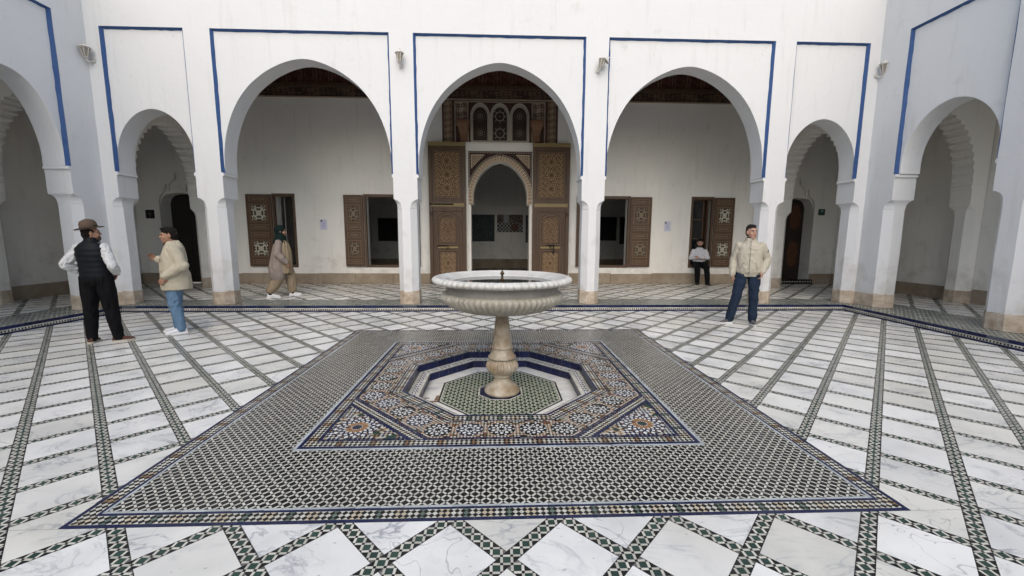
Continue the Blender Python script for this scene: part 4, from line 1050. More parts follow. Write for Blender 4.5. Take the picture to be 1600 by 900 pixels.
picture('picture with a black and white checkered lower half, beyond the doorway', -.01, 1.08, 1.74, 2.47, pf2)
picture('tall dark picture cut by the right jamb of the great doorway', 1.2, 1.75, 1.3, 2.46, lambda x, z: ((.03, .035, .035) if noise.noise(Vector((x*20, z*20, 8))) < .3 else (.12, .11, .1), 0))
picture('large dark picture in the room seen through the window left of the doorway', -5.0, -4.2, 1.35, 2.3, lambda x, z: ((.01, .011, .013), 0))
picture('small brown framed picture in the room seen through the window left of the doorway', -4.1, -3.5, 1.6, 2.3, lambda x, z: ((.05, .035, .03), 0))
picture('large dark picture in the room seen through the window right of the doorway', 4.1, 5.1, 1.4, 2.4, lambda x, z: ((.012, .012, .014), 0))
picture('narrow dark picture in the room seen through the window right of the doorway', 5.25, 5.7, 1.25, 2.4, lambda x, z: ((.008, .008, .01), 0))

# ---- notices and signs
PAP = mat('notice_paper', (.6, .6, .72), .7); INK = mat('ink', (.25, .24, .45), .7)
for x, lb in ((-5.13, 'pale lilac paper notice on the wall between the two left windows'), (5.17, 'pale lilac paper notice on the wall between the two right windows')):
    p_ = thing('paper_notice', lb, 'notice', (x, BY, 1.73))
    mb = MB(); mb.box(-.105, .105, -.006, -.001, 0, .3); mb.build('sheet', PAP, p_)
    mb = MB()
    for k in range(9):
        z = .23-k*.022; mb.box(-.05, -.05+.13*random.Random(k).uniform(.55, 1), -.0085, -.0065, z, z+.006)
    mb.build('text_lines', INK, p_)
    mb = MB(); mb.box(-.08, -.035, -.0085, -.0065, .235, .275); mb.box(-.068, -.047, -.0085, -.0065, .276, .288); mb.build('black_symbol', BLACK, p_)
p_ = thing('wall_sign', 'small square black sign on the shaded wall left of the dark doorway', 'sign', (-10.05, BY, 2.03))
mb = MB(); mb.box(-.12, .12, -.02, -.001, 0, .25); mb.build('plate', BLACK, p_, bevel=.003)
mb = MB(); mb.box(-.012, .012, -.022, -.02, .05, .2); mb.box(-.05, .05, -.0222, -.0202, .12, .14); mb.build('symbol', mat('dull_grey', (.08, .08, .08), .6), p_)
p_ = thing('wall_sign', 'small dark green sign on the shaded wall right of the painted door', 'sign', (9.95, BY, 2.24))
mb = MB(); mb.box(-.1, .1, -.02, -.001, 0, .19); mb.build('plate', mat('green_sign', (.012, .05, .04), .5), p_, bevel=.003)
mb = MB(); mb.box(-.04, .04, -.022, -.02, .1, .15); mb.build('symbol', mat('pale_green', (.2, .33, .3), .6), p_)

# ================================================================= LANTERNS
def lantern(root):
    mb = MB(); mb.lathe([(.055, 0), (.055, .012), (.03, .02)], 12, (0, 0, 0)); mb.v = [(x, -z-.0, y-.0) for x, y, z in mb.v]
    mb.tube([(0, -.01, 0), (0, -.07, -.05), (0, -.12, -.06), (0, -.15, -.02), (0, -.15, .02)], .014, 8); mb.build('bracket', LAMPM, root)
    cx_ = -.15
    mb = MB(); mb.lathe([(.03, .0), (.055, .02), (.035, .03)], 6, (0, cx_, 0))
    for k in range(6):
        a = k*math.pi/3; mb.tube([(.045*math.cos(a), cx_+.045*math.sin(a), .03), (.085*math.cos(a), cx_+.085*math.sin(a), .2)], .007, 5)
    mb.lathe([(.087, .195), (.087, .207), (.08, .208)], 6, (0, cx_, 0)); mb.build('cage', LAMPM, root)
    mb = MB(); mb.lathe([(.038, .03), (.077, .197)], 6, (0, cx_, 0)); mb.build('lamp_glass', LAMPG, root)
    mb = MB(); mb.lathe([(.105, .205), (.112, .212), (.075, .245), (.04, .265), (.018, .275), (.012, .29), (.018, .3), (.001, .33)], 6, (0, cx_, 0)); mb.build('cap', LAMPM, root)
GL = 'wall lanterns of the court'
l0 = thing('wall_lantern', 'white lantern in the left corner beside the small left arch, rust streaks on it', 'lantern', (-7.66, W, 4.83), 0, GL); lantern(l0); l0.rotation_euler.z = R(-8); l0.scale = (.85, .85, .88)
for loc_, rz, lb, ry in (((-1.88, W, 4.84), 0, 'white lantern above the pillar left of the middle arch', 0), ((1.98, W, 4.82), .15, 'broken lantern knocked askew above the pillar right of the middle arch', R(24)), ((7.7, W, 4.83), R(25), 'white lantern in the right corner beside the small right arch', 0)):
    c = copy_tree(l0); c.location = loc_; c.rotation_euler = (0, ry*.6, rz); c['label'] = lb
    if ry:
        for ch in c.children:
            if ch.name.startswith('cap'): ch.rotation_euler = (R(14), R(30), 0); ch.location = (.0, .02, .04)

# ================================================================= FOUNTAIN
FX, FY = .04, 0.0; FZ = -.17
fo = thing('fountain', 'round white marble fountain bowl with lobed edges on a tan baluster pedestal', 'fountain', (FX, FY, FZ))
def b(z): return z-FZ
n = 96
def flute(z0, z1, amp, cnt):
    def fn(r, z, a, k):
        zz = z+FZ
        if z0 < zz < z1:
            s = math.sin(math.pi*(zz-z0)/(z1-z0))**.5; return r*(1+amp*s*(abs(math.cos(cnt/2*a))-.6))
        return r
    return fn
prof = [(.19, -.17), (.197, -.165), (.2, -.15), (.192, -.135), (.18, -.125), (.178, -.118), (.165, -.1), (.13, -.08), (.105, -.055), (.094, -.03), (.092, -.005), (.098, .012), (.11, .02), (.106, .03), (.112, .045)]
prof += [(.115+.055*math.sin(math.pi*t)**.8, .047+.165*t) for t in [i/14 for i in range(1, 14)]]
prof += [(.128, .215), (.15, .222), (.156, .232), (.15, .243), (.14, .25), (.128, .275), (.115, .3), (.108, .325), (.108, .332), (.118, .337), (.12, .345), (.112, .353), (.104, .362), (.1, .42), (.092, .5), (.083, .58), (.073, .66), (.07, .7), (.085, .73), (.12, .745), (.15, .76)]
mb = MB(); mb.lathe([(r, b(z)) for r, z in prof], 216, fn=flute(.05, .212, .16, 24)); mb.build('pedestal', MARB_P, fo, smooth=True)
NL = 64
def lobes(r, z, a, k):
    zz = z+FZ
    if .745 < zz < .957:
        s = min(1, math.sin(math.pi*(zz-.745)/(.212))**.45); return r-.05*s*(1-abs(math.cos(NL/2*a))**.5)*r/.66
    return r
prof = [(.08, .728), (.2, .735), (.3, .745)]+[(.3+.365*math.sin(math.pi/2*t)**.9, .745+.21*(1-math.cos(math.pi/2*t)**1.0)) for t in [i/16 for i in range(1, 17)]]
prof = [(.08, .728), (.2, .735), (.3, .746), (.38, .757), (.45, .772), (.51, .79), (.56, .812), (.6, .836), (.63, .862), (.648, .885), (.658, .905), (.66, .925), (.655, .94), (.645, .951), (.637, .957), (.63, .962), (.615, .967)]
mb = MB(); mb.lathe([(r, b(z)) for r, z in prof], NL*9, fn=lobes); mb.build('bowl', MARB_B, fo, smooth=True)
mb = MB(); mb.lathe([(r, b(z)) for r, z in ((.618, .965), (.608, .975), (.6, .99), (.597, 1.01), (.6, 1.03), (.61, 1.045), (.63, 1.055), (.66, 1.06))], 128); mb.build('cove', MARB_D, fo, smooth=True)
def rl(r, z, a, k):
    return r-.034*(1-abs(math.cos(NL/2*a))**.42) if 2 <= k <= 8 else r
prof = [(.64, 1.058), (.69, 1.06), (.715, 1.062), (.735, 1.07), (.748, 1.083), (.752, 1.097), (.746, 1.112), (.732, 1.123), (.715, 1.13), (.70, 1.133), (.685, 1.13), (.67, 1.12), (.6, 1.098), (.53, 1.075), (.5, 1.05), (.44, 1.0), (.3, .97), (.02, .96)]
mb = MB(); mb.lathe([(r, b(z)) for r, z in prof], NL*9, fn=rl); mb.build('rim', MARB_W, fo, smooth=True)
mb = MB(); mb.lathe([(.001, b(1.076)), (.54, b(1.076))], 96, cap=False); mb.build('water', WATER, fo, smooth=True)
mb = MB(); mb.lathe([(.02, b(1.05)), (.016, b(1.1)), (.012, b(1.11)), (.012, b(1.14)), (.022, b(1.15)), (.026, b(1.158)), (.014, b(1.165)), (.02, b(1.172)), (.008, b(1.18)), (.005, b(1.2)), (.001, b(1.203))], 12); mb.build('spout', BRASS, fo, smooth=True)
PET = mat('petal', (.12, .015, .02), .6); rr = random.Random(3)
petal_l = [('dark red flower petal floating near the left of the fountain water', -.35, -.05), ('dark red flower petal floating left of the fountain spout', -.16, -.12), ('dark red flower petal floating just right of the fountain spout', .09, .05), ('dark red flower petal lying on the right of the fountain rim', .55, .02), ('dark red petal on the left slope inside the fountain rim', -.56, .05)]
for lb, x, y in petal_l:
    mb = MB(); z = 1.079 if math.hypot(x, y) < .5 else 1.096
    mb.poly([(0, 0, 0), (.02, .008, .004), (.045, .004, .008), (.05, -.012, .006), (.03, -.022, .002), (.008, -.014, 0)])
    o = mb.build('petal', PET, fix=False); o.location = (FX+x, FY+y, z); o.rotation_euler.z = rr.random()*6; tag(o, lb, 'petal', 'petals in the fountain')
mb = MB()
for k in range(40):
    a = R(40)+R(30)*k/40+rr.uniform(-.03, .03); r_ = .58+rr.uniform(-.02, .02)+.02*math.sin(k*.3); x, y = FX+r_*math.sin(a*1.2-.7), FY+r_*math.cos(a*1.2-.7)
    s_ = rr.uniform(.005, .011); z_ = 1.0985+(r_-.6)*.32; mb.poly([(x, y, z_), (x+s_, y+.003, z_+.001), (x+s_*.4, y+s_, z_+.003)])
o = mb.build('petal_scatter', PET, fix=False); tag(o, 'line of dried petals on the far inner slope of the fountain rim', 'petals', kind='stuff')
# ================================================================= PEOPLE
def caps(mb, p0, p1, r0, r1, n=14):
    p0, p1 = Vector(p0), Vector(p1); d = p1-p0; L_ = d.length
    d = d/L_ if L_ > 1e-6 else Vector((0, 0, 1)); a = d.orthogonal().normalized(); b_ = d.cross(a); rings = []
    for p, r, s in ((p0, r0, -1), (p1, r1, 1)):
        angs = [R(x) for x in ((8, 30, 55, 80) if s < 0 else (80, 55, 30, 8))]
        for t in angs:
            rings.append([p+d*(s*r*math.cos(t))+(a*math.cos(2*math.pi*k/n)+b_*math.sin(2*math.pi*k/n))*r*math.sin(t) for k in range(n)])
    mb.loft(rings)
def chain(mb, pts, rs, n=14):
    for i in range(len(pts)-1): caps(mb, pts[i], pts[i+1], rs[i], rs[i+1], n)
def ell(mb, c, r, M=None, n=16):
    c = Vector(c); rings = []
    for i in range(1, n//2+3):
        t = math.pi*i/(n//2+3)
        ring = []
        for k in range(n):
            v = Vector((r[0]*math.sin(t)*math.cos(2*math.pi*k/n), r[1]*math.sin(t)*math.sin(2*math.pi*k/n), -r[2]*math.cos(t)))+c
            ring.append(M @ v if M else v)
        rings.append(ring)
    mb.loft(rings)
def rings(mb, rs, n=28, e=2.3, M=None):
    """torso style loft: (cx,cy,z,rx,ry)"""
    out = []
    for cx_, cyy, z, rx, ry in rs:
        ring = []
        for k in range(n):
            t = 2*math.pi*k/n; c_, s_ = math.cos(t), math.sin(t)
            v = Vector((cx_+rx*abs(c_)**(2/e)*(1 if c_ >= 0 else -1), cyy+ry*abs(s_)**(2/e)*(1 if s_ >= 0 else -1), z)); ring.append(M @ v if M else v)
        out.append(ring)
    mb.loft(out)
def voxel(mb, name, material, parent=None, size=.01, smooth=6, fold=0, fscale=(9, 9, 4), seed=0, up=None, fine=0):
    me = bpy.data.meshes.new('tmp'); me.from_pydata([tuple(v) for v in mb.v], [], mb.f)
    bm = bmesh.new(); bm.from_mesh(me); bmesh.ops.recalc_face_normals(bm, faces=bm.faces); bm.to_mesh(me); bm.free()
    o = bpy.data.objects.new('tmp', me); C.objects.link(o)
    rm_ = o.modifiers.new('r', 'REMESH'); rm_.mode = 'VOXEL'; rm_.voxel_size = size; rm_.adaptivity = 0
    if smooth: sm_ = o.modifiers.new('s', 'SMOOTH'); sm_.iterations = smooth; sm_.factor = .5
    dg = bpy.context.evaluated_depsgraph_get(); out = bpy.data.meshes.new_from_object(o.evaluated_get(dg)); bpy.data.objects.remove(o); bpy.data.meshes.remove(me)
    out.name = name; out.materials.clear()
    if fold or fine:
        nv = len(out.vertices); co_ = np.empty(nv*3); out.vertices.foreach_get('co', co_); no = np.empty(nv*3); out.vertices.foreach_get('normal', no)
        co_ = co_.reshape(-1, 3); no = no.reshape(-1, 3)
        for i in range(nv):
            p = co_[i]
            q = Vector((p[0]*fscale[0]+seed, p[1]*fscale[1], p[2]*fscale[2]))
            w_ = noise.noise_vector(q*.6)
            a = 1-abs(noise.noise(q+w_*1.6))*2.4
            co_[i] += no[i]*(fold*a*.6 + fine*noise.noise(Vector(p)*60))
        out.vertices.foreach_set('co', co_.ravel()); out.update()
    out.polygons.foreach_set('use_smooth', [True]*len(out.polygons))
    return link(name, out, material, parent)
def cloth(name, col, rough=.85, **k): return mat(name, col, rough, nscale=k.get('ns', 18), namt=k.get('na', .35), bump=k.get('bump', .35), bscale=k.get('bs', 160), spec=.15)
SKIN = mat('skin', (.34, .19, .125), .65, nscale=25, namt=.25, col2=(.3, .14, .09), spec=.3)
SKIN2 = mat('skin_light', (.42, .25, .185), .65, nscale=25, namt=.25, col2=(.36, .17, .12), spec=.3)
HAIRM = mat('hair', (.007, .005, .004), .6, nscale=120, namt=.5, col2=(.014, .01, .008), bump=.8, bscale=200, spec=.2)
EYEW = mat('eye', (.25, .2, .17), .3); EYEB = mat('iris', (.015, .01, .008), .2); LIP = mat('lips', (.26, .1, .08), .5)
def head_prims(mb, M, s=1.0):
    E = lambda c, r: ell(mb, [x*s for x in c], [x*s for x in r], M)
    E((0, .018, .035), (.076, .095, .088)); E((0, -.02, -.02), (.066, .072, .09)); E((0, -.045, -.07), (.048, .043, .042)); E((0, -.07, -.096), (.024, .02, .02))
    E((0, -.068, .035), (.055, .022, .02))
    for x in (-1, 1): E((x*.075, .012, -.008), (.012, .019, .031)); E((x*.042, -.065, -.03), (.023, .02, .022))
    pts = [M @ Vector((0, -.088*s, .018*s)), M @ Vector((0, -.106*s, -.018*s))]; caps(mb, pts[0], pts[1], .009*s, .0125*s, 10)
    for x in (-1, 1): E((x*.011, -.1, -.022), (.01, .011, .009))
    E((0, -.09, -.052), (.022, .012, .007)); E((0, -.088, -.064), (.02, .012, .008))
def face_bits(parent, M, s=1.0, brow=HAIRM):
    for x in (-1, 1):
        mb = MB(); ell(mb, (x*.029*s, -.083*s, .008*s), (.014*s, .0085*s, .0075*s), M, 10); o = mb.build('eye', EYEW, parent, smooth=True)
        mb = MB(); ell(mb, (x*.029*s, -.0895*s, .008*s), (.0062*s, .0035*s, .0062*s), M, 8); mb.build('iris', EYEB, o, smooth=True)
        mb = MB(); caps(mb, M @ Vector((x*.014*s, -.0935*s, .026*s)), M @ Vector((x*.044*s, -.083*s, .028*s)), .0042*s, .003*s, 6); mb.build('eyebrow', brow, parent, smooth=True)
    mb = MB(); ell(mb, (0, -.0985*s, -.0575*s), (.021*s, .006*s, .0075*s), M, 10); mb.build('lips', LIP, parent, smooth=True)
def hand_prims(mb, wr, d, nrm, side, curl=.35, s=1.0):
    """wr wrist point, d pointing direction, nrm palm normal (palm side), side=+1 thumb on the d x nrm side"""
    wr = Vector(wr); d = Vector(d).normalized(); nrm = Vector(nrm); nrm = (nrm-d*nrm.dot(d)).normalized(); t = d.cross(nrm)*side
    caps(mb, wr-d*.02, wr+d*.02, .026*s, .024*s, 10)
    for k, (off, ln) in enumerate(((.027, .075), (.009, .083), (-.009, .077), (-.026, .062))):
        k0 = wr+d*.015+t*off*.7; k1 = wr+d*(.088-.004*k)*s+t*off*s; caps(mb, k0, k1, .0135*s, .0115*s, 10)
        dd = d; p = k1
        for j, fr_ in enumerate((.45, .32, .26)):
            ang = curl*(1+.5*j)+.05*k; dd = (dd*math.cos(ang)+nrm*math.sin(ang)).normalized(); q = p+dd*ln*fr_*s
            caps(mb, p, q, (.0098-.0012*j)*s, (.0088-.0014*j)*s, 8); p = q
    p = wr+d*.025*s+t*.024*s; q = p+(d*.6+t*.75+nrm*.25).normalized()*.042*s; r_ = q+(d*.9+t*.25+nrm*.4).normalized()*.032*s
    caps(mb, p, q, .0145*s, .0115*s, 8); caps(mb, q, r_, .011*s, .009*s, 8)
def shoe(parent, ank, dirv, upper, solem, L_=.28, name='shoe', high=.09, z0=0):
    ax, ay = ank; d = Vector((dirv[0], dirv[1], 0)).normalized(); t = Vector((-d.y, d.x, 0)); o0 = Vector((ax, ay, z0))
    def ring(u, zc, w_, h, zb): 
        return [o0+d*u+t*(w_*math.cos(2*math.pi*k/16))+Vector((0, 0, zb+h*.5+h*.5*math.sin(2*math.pi*k/16))) for k in range(16)]
    mb = MB(); a = -.075
    prof = [(a, .02, .03, .012), (a+.012, .034, .075, .014), (a+.05, .038, high, .016), (a+.09, .039, high*1.02, .016), (a+.125, .041, .078, .016), (a+.165, .045, .06, .016), (a+.205, .047, .048, .016), (a+.245, .041, .038, .016), (a+.272, .024, .026, .018), (a+L_, .008, .012, .02)]
    mb.loft([ring(u, 0, w_, h, zb) for u, w_, h, zb in prof]); sh = voxel(mb, name, upper, parent, .006, 2)
    mb = MB(); out = []
    for zz, g in ((.001, -.002), (.022, .004), (.026, .002)):
        ring_ = []
        for sgn in (1, -1):
            seq = prof if sgn > 0 else prof[::-1]
            for u, w_, h, zb in seq: ring_.append(o0+d*(u+(.004 if u > 0 else -.004))+t*sgn*(w_+g)+Vector((0, 0, zz)))
        out.append(ring_)
    mb.loft(out); mb.build('sole', solem, sh)
    return sh
def rotM(c, yaw, pitch=0, roll=0): return Matrix.Translation(Vector(c)) @ Matrix.Rotation(R(yaw), 4, 'Z') @ Matrix.Rotation(R(pitch), 4, 'X') @ Matrix.Rotation(R(roll), 4, 'Y')
def body_core(mb, J, M, s=1.0, hands=True, slim=1.0):
    head_prims(mb, M, s)
    hc = M.translation
    caps(mb, J['neck'], hc+Vector((0, .01, -.05)), .056*s, .052*s)
    for S_ in 'LR':
        chain(mb, [Vector(J['sh'+S_])*1+Vector((0, 0, -.035)), J['el'+S_], J['wr'+S_]], [.036*slim, .032*slim, .024])
        chain(mb, [J['hip'+S_], J['kn'+S_], J['an'+S_]], [.07*slim, .045*slim, .03])
        caps(mb, Vector(J['sh'+S_])+Vector((0, 0, -.03)), Vector(J['neck'])+Vector((0, 0, -.03)), .03*slim, .04)
        a = Vector(J['an'+S_]); caps(mb, a, a+Vector((0, -.03, -.045)), .03, .022)
    pv = (Vector(J['hipL'])+Vector(J['hipR']))/2; nk = Vector(J['neck'])
    for t in (0, .35, .7): ell(mb, pv.lerp(nk, t)+Vector((0, 0, .03)), (.13*slim, .085*slim, .13))
def body(name, label, J, M, loc, rz, skin, hands, s=1.0, slim=1.0):
    mb = MB(); body_core(mb, J, M, s, slim=slim)
    for h in hands: hand_prims(mb, *h)
    o = voxel(mb, name, skin, None, .0055, 2); o.location = loc; o.rotation_euler = (0, 0, rz); tag(o, label, 'person')
    face_bits(o, M, s)
    return o
def trousers(parent, J, material, r=(.1, .075, .062), pel=(.17, .12), seed=1, fold=.012, flare=0, top=None):
    mb = MB(); 
    for S_ in 'LR':
        h, k, a = Vector(J['hip'+S_]), Vector(J['kn'+S_]), Vector(J['an'+S_])
        a2 = a+Vector((0, -.005, -.02)); chain(mb, [h, h.lerp(k, .5), k, k.lerp(a, .5), a2], [r[0], (r[0]+r[1])/2+.008, r[1], (r[1]+r[2])/2+.004, r[2]+flare])
    pv = (Vector(J['hipL'])+Vector(J['hipR']))/2
    ell(mb, pv+Vector((0, 0, .02)), (pel[0], pel[1], .13)); ell(mb, pv+Vector((0, .03, -.02)), (pel[0]*.95, pel[1]*.95, .1))
    return voxel(mb, 'trousers', material, parent, .01, 5, fold, (10, 10, 5), seed)
def sleeves(mb, J, r, sides='LR', bag=.0):
    for S_ in sides:
        sh, e, w_ = Vector(J['sh'+S_]), Vector(J['el'+S_]), Vector(J['wr'+S_]); sh = sh+Vector((-.015 if sh.x > 0 else .015, 0, -.03))
        chain(mb, [sh, sh.lerp(e, .5), e, e.lerp(w_, .5), w_], [r[0], r[0]*.93, r[1], (r[1]+r[2])/2+bag, r[2]])

# ---- 1. man in the brown hat
J = dict(neck=(0, .02, 1.46), hipL=(.1, .0, .93), hipR=(-.1, 0, .93), knL=(.13, .0, .51), knR=(-.14, -.02, .51), anL=(.15, .03, .1), anR=(-.19, -.02, .1),
         shL=(.2, .02, 1.39), shR=(-.19, .02, 1.39), elL=(.33, .11, 1.14), wrL=(.22, -.13, 1.0), elR=(-.32, .11, 1.12), wrR=(-.2, -.14, 1.0))
M = rotM((-.01, .005, 1.575), -50, -2)
p1 = body('person', 'man seen from behind in a brown brimmed hat, black vest and white shirt', J, M, (-5.73, 1.6, 0), R(-172), SKIN,
          [((.22, -.13, 1.0), (-.5, -.3, -.6), (-.6, .6, 0), 1), ((-.2, -.14, 1.0), (.5, -.3, -.6), (.6, .6, 0), -1)])
mb = MB(); sleeves(mb, J, (.068, .056, .038), bag=.01); rings(mb, [(0, .02, 1.2, .17, .11), (0, .02, 1.4, .17, .09), (0, .02, 1.46, .08, .07)]); voxel(mb, 'shirt', cloth('white_cloth', (.62, .62, .62)), p1, .008, 3, .022, (12, 12, 14), 3)
mb = MB(); rings(mb, [(0, .01, .93, .185, .135), (0, .01, 1.0, .195, .14), (0, .015, 1.15, .195, .14), (0, .02, 1.28, .215, .15), (0, .025, 1.37, .205, .135), (0, .025, 1.43, .14, .105), (0, .02, 1.47, .085, .08), (0, .015, 1.52, .07, .07)])
v = voxel(mb, 'vest', mat('black_vest', (.005, .006, .009), .6, nscale=20, namt=.3, col2=(.009, .01, .014), spec=.2), p1, .009, 3)
co_ = v.data.vertices
for q in co_:
    f = .5+.5*math.cos(q.co.z*2*math.pi/.075); k = 1+.035*(f**.5)-.02; q.co.x *= k; q.co.y = .02+(q.co.y-.02)*k
trousers(p1, J, cloth('black_cloth', (.005, .005, .006)), (.118, .088, .068), (.185, .14), 4, .02)
BRSH = mat('brown_suede', (.09, .035, .02), .8, nscale=30, namt=.5); CRS = mat('cream_sole', (.5, .46, .38), .7); WS = mat('white_sole', (.75, .75, .76), .6)
shoe(p1, (.15, .03), (.25, -1), BRSH, CRS); shoe(p1, (-.19, -.02), (-.9, -.45), BRSH, CRS)
mb = MB(); ell(mb, (0, .025, .03), (.08, .098, .08), M); ell(mb, (0, .06, -.02), (.07, .06, .07), M); voxel(mb, 'hair', HAIRM, p1, .007, 2, 0, fine=.004)
mb = MB(); ell(mb, (0, -.055, -.075), (.052, .05, .045), M); voxel(mb, 'beard', mat('stubble', (.06, .035, .025), .8), p1, .006, 2)
HB = mat('hat_felt', (.11, .072, .05), .85, nscale=30, namt=.3, bump=.2)
mb = MB(); Mh = M @ Matrix.Translation((0, .015, .062)) @ Matrix.Rotation(R(-9), 4, 'X')
crown = [(.088, .105, 0), (.089, .106, .03), (.087, .104, .07), (.082, .098, .1), (.07, .085, .122), (.05, .062, .128), (.02, .03, .116)]
mb.loft([[Mh @ Vector((rx*math.cos(a), ry*math.sin(a), z+(.01*math.cos(2*a) if z > .09 else 0))) for a in [2*math.pi*k/36 for k in range(36)]] for rx, ry, z in crown])
br = []
for r0_, dz in ((0, .004), (.03, .0), (.06, .003), (.075, .01), (.078, .016), (.074, .013), (.06, .007), (.03, .005), (0, .008)):
    br.append([Mh @ Vector(((.086+r0_)*math.cos(a), (.103+r0_)*math.sin(a), dz-.0+.02*(r0_/.078)*(abs(math.cos(a)))**2-.012*(r0_/.078)*(math.sin(a) < 0))) for a in [2*math.pi*k/48 for k in range(48)]])
mb2 = MB(); mb2.loft(br, cap=False)
h_ = mb.build('hat', HB, p1, smooth=True); mb2.build('hat_brim', HB, h_, smooth=True)
mb = MB(); mb.loft([[Mh @ Vector(((rx)*math.cos(a), ry*math.sin(a), z)) for a in [2*math.pi*k/36 for k in range(36)]] for rx, ry, z in ((.0915, .1085, .008), (.0925, .1095, .012), (.0922, .109, .032), (.0905, .107, .036))]); mb.build('hat_band', BLACK, h_, smooth=True)

# ---- 2. man in the beige overshirt, in profile
J = dict(neck=(0, .03, 1.42), hipL=(.09, .0, .9), hipR=(-.09, 0, .9), knL=(.1, -.03, .49), knR=(-.1, -.01, .49), anL=(.1, .03, .1), anR=(-.11, .0, .1),
         shL=(.19, .03, 1.36), shR=(-.19, .03, 1.36), elL=(.27, .12, 1.09), wrL=(.23, -.1, .93), elR=(-.27, .03, 1.08), wrR=(-.15, -.17, 1.17))
M = rotM((0, -.02, 1.545), 0, 4)
p2 = body('person', 'dark haired man in profile with a beige overshirt, blue jeans and white trainers', J, M, (-5.12, 2.2, 0), R(-54), SKIN,
          [((-.145, -.19, 1.18), (.3, -.7, .6), (.7, .3, 0), -1), ((.23, -.1, .93), (0, -.5, -.8), (-1, 0, 0), 1)])
BG = cloth('beige_corduroy', (.48, .43, .33), ns=9, na=.2, bs=220)
mb = MB(); sleeves(mb, J, (.08, .074, .052), bag=.01); rings(mb, [(0, .02, .71, .225, .19), (0, .02, .8, .23, .19), (0, .02, .95, .22, .18), (0, .01, 1.1, .215, .17), (0, .02, 1.25, .215, .15), (0, .03, 1.36, .19, .12), (0, .035, 1.42, .11, .09), (0, .03, 1.46, .08, .08)])
jk = voxel(mb, 'overshirt', BG, p2, .009, 4, .02, (7, 7, 4), 9)
mb = MB()
for s_ in (-1, 1): mb.loft([[Vector((s_*.015, -.075, 1.41)), Vector((s_*.075, -.045, 1.44)), Vector((s_*.085, .05, 1.47)), Vector((0, .1, 1.475))], [Vector((s_*.05, -.1, 1.36)), Vector((s_*.105, -.06, 1.4)), Vector((s_*.115, .06, 1.42)), Vector((0, .125, 1.415))]], cap=False, closed=False)
cl_ = mb.build('collar', BG, jk, smooth=True); sf = cl_.modifiers.new('s', 'SOLIDIFY'); sf.thickness = .012
mb = MB(); mb.box(.08, .18, -.163, -.150, 1.16, 1.2); mb.build('pocket_flap', BG, jk, bevel=.004)
mb = MB(); mb.box(.055, .14, .118, .17, .0, .0) if False else None
trousers(p2, J, cloth('light_denim', (.13, .22, .33), na=.5), (.098, .075, .06), (.16, .13), 6, .022)
WSH = mat('white_trainer', (.72, .72, .75), .6, nscale=20, namt=.15)
shoe(p2, (.1, .03), (.05, -1), WSH, WS, high=.085); shoe(p2, (-.11, 0), (-.15, -1), WSH, WS, high=.085)
mb = MB(); ell(mb, (0, .02, .06), (.08, .098, .078), M); ell(mb, (0, .05, .0), (.0755, .066, .08), M); ell(mb, (0, .03, .035), (.081, .08, .062), M); ell(mb, (0, -.035, .1), (.055, .05, .034), M); voxel(mb, 'hair', HAIRM, p2, .006, 2, 0, fine=.007)

# ---- 3. walking woman in the green headscarf
J = dict(neck=(0, .02, 1.35), hipL=(.09, .0, .86), hipR=(-.09, 0, .86), knL=(.09, -.15, .47), knR=(-.09, .08, .46), anL=(.09, -.17, .1), anR=(-.09, .27, .12),
         shL=(.17, .02, 1.28), shR=(-.17, .03, 1.28), elL=(.24, .1, 1.02), wrL=(.23, -.05, .84), elR=(-.24, .06, 1.0), wrR=(-.23, -.1, .82))
M = rotM((0, -.02, 1.52), 0, 3)
p3 = body('person', 'walking woman in a dark green headscarf, grey cardigan and loose tan outfit', J, M, (-5.02, 5.25, GZ), R(112), SKIN,
          [((-.23, -.1, .82), (.05, -.3, -.9), (1, .1, 0), 1), ((.23, -.05, .84), (0, -.3, -.9), (-1, .1, 0), -1)])
TN = cloth('tan_linen', (.3, .235, .16), na=.25)
mb = MB(); rings(mb, [(0, -.03, .56, .19, .16), (0, -.03, .7, .2, .17), (0, -.03, .9, .19, .175), (0, -.03, 1.05, .19, .17), (0, -.02, 1.2, .18, .15), (0, .01, 1.3, .15, .12), (0, .02, 1.36, .07, .08)]); voxel(mb, 'tunic', TN, p3, .01, 6, .024, (8, 8, 2), 4)
mb = MB()
for S_, sg in (('L', 1), ('R', -1)):
    h, k, a = Vector(J['hip'+S_]), Vector(J['kn'+S_]), Vector(J['an'+S_]); chain(mb, [h, k, k.lerp(a, .6), a+Vector((0, 0, .05))], [.13, .115, .105, .085])
voxel(mb, 'trousers', TN, p3, .01, 6, .018, (9, 9, 3), 7)
CD = cloth('grey_cardigan', (.27, .225, .2), na=.25)
mb = MB(); sleeves(mb, J, (.08, .075, .058), bag=.01); rings(mb, [(0, .1, .42, .21, .16), (0, .1, .5, .235, .175), (0, .09, .7, .24, .185), (0, .06, .95, .215, .155), (0, .035, 1.15, .2, .13), (0, .025, 1.28, .165, .1), (0, .025, 1.33, .09, .07)])
voxel(mb, 'cardigan', CD, p3, .01, 6, .018, (8, 8, 2.5), 5)
HJ = cloth('dark_green_cloth', (.006, .017, .016), na=.3)
mb = MB(); ell(mb, (0, .03, .04), (.098, .112, .102), M); ell(mb, (0, .035, -.045), (.09, .085, .09), M); ell(mb, (0, -.01, -.125), (.08, .085, .06), M)
rings(mb, [(0, .0, 1.2, .14, .13), (0, .01, 1.26, .175, .145), (0, .02, 1.32, .16, .125), (0, .01, 1.4, .105, .1), (0, .0, 1.46, .08, .085)]); voxel(mb, 'headscarf', HJ, p3, .008, 6, .012, (12, 12, 7), 2)
mb = MB(); head_prims(mb, M, 1.0)
CRC = mat('white_clog', (.7, .7, .7), .5); SOCK = cloth('black_sock', (.015, .013, .02))
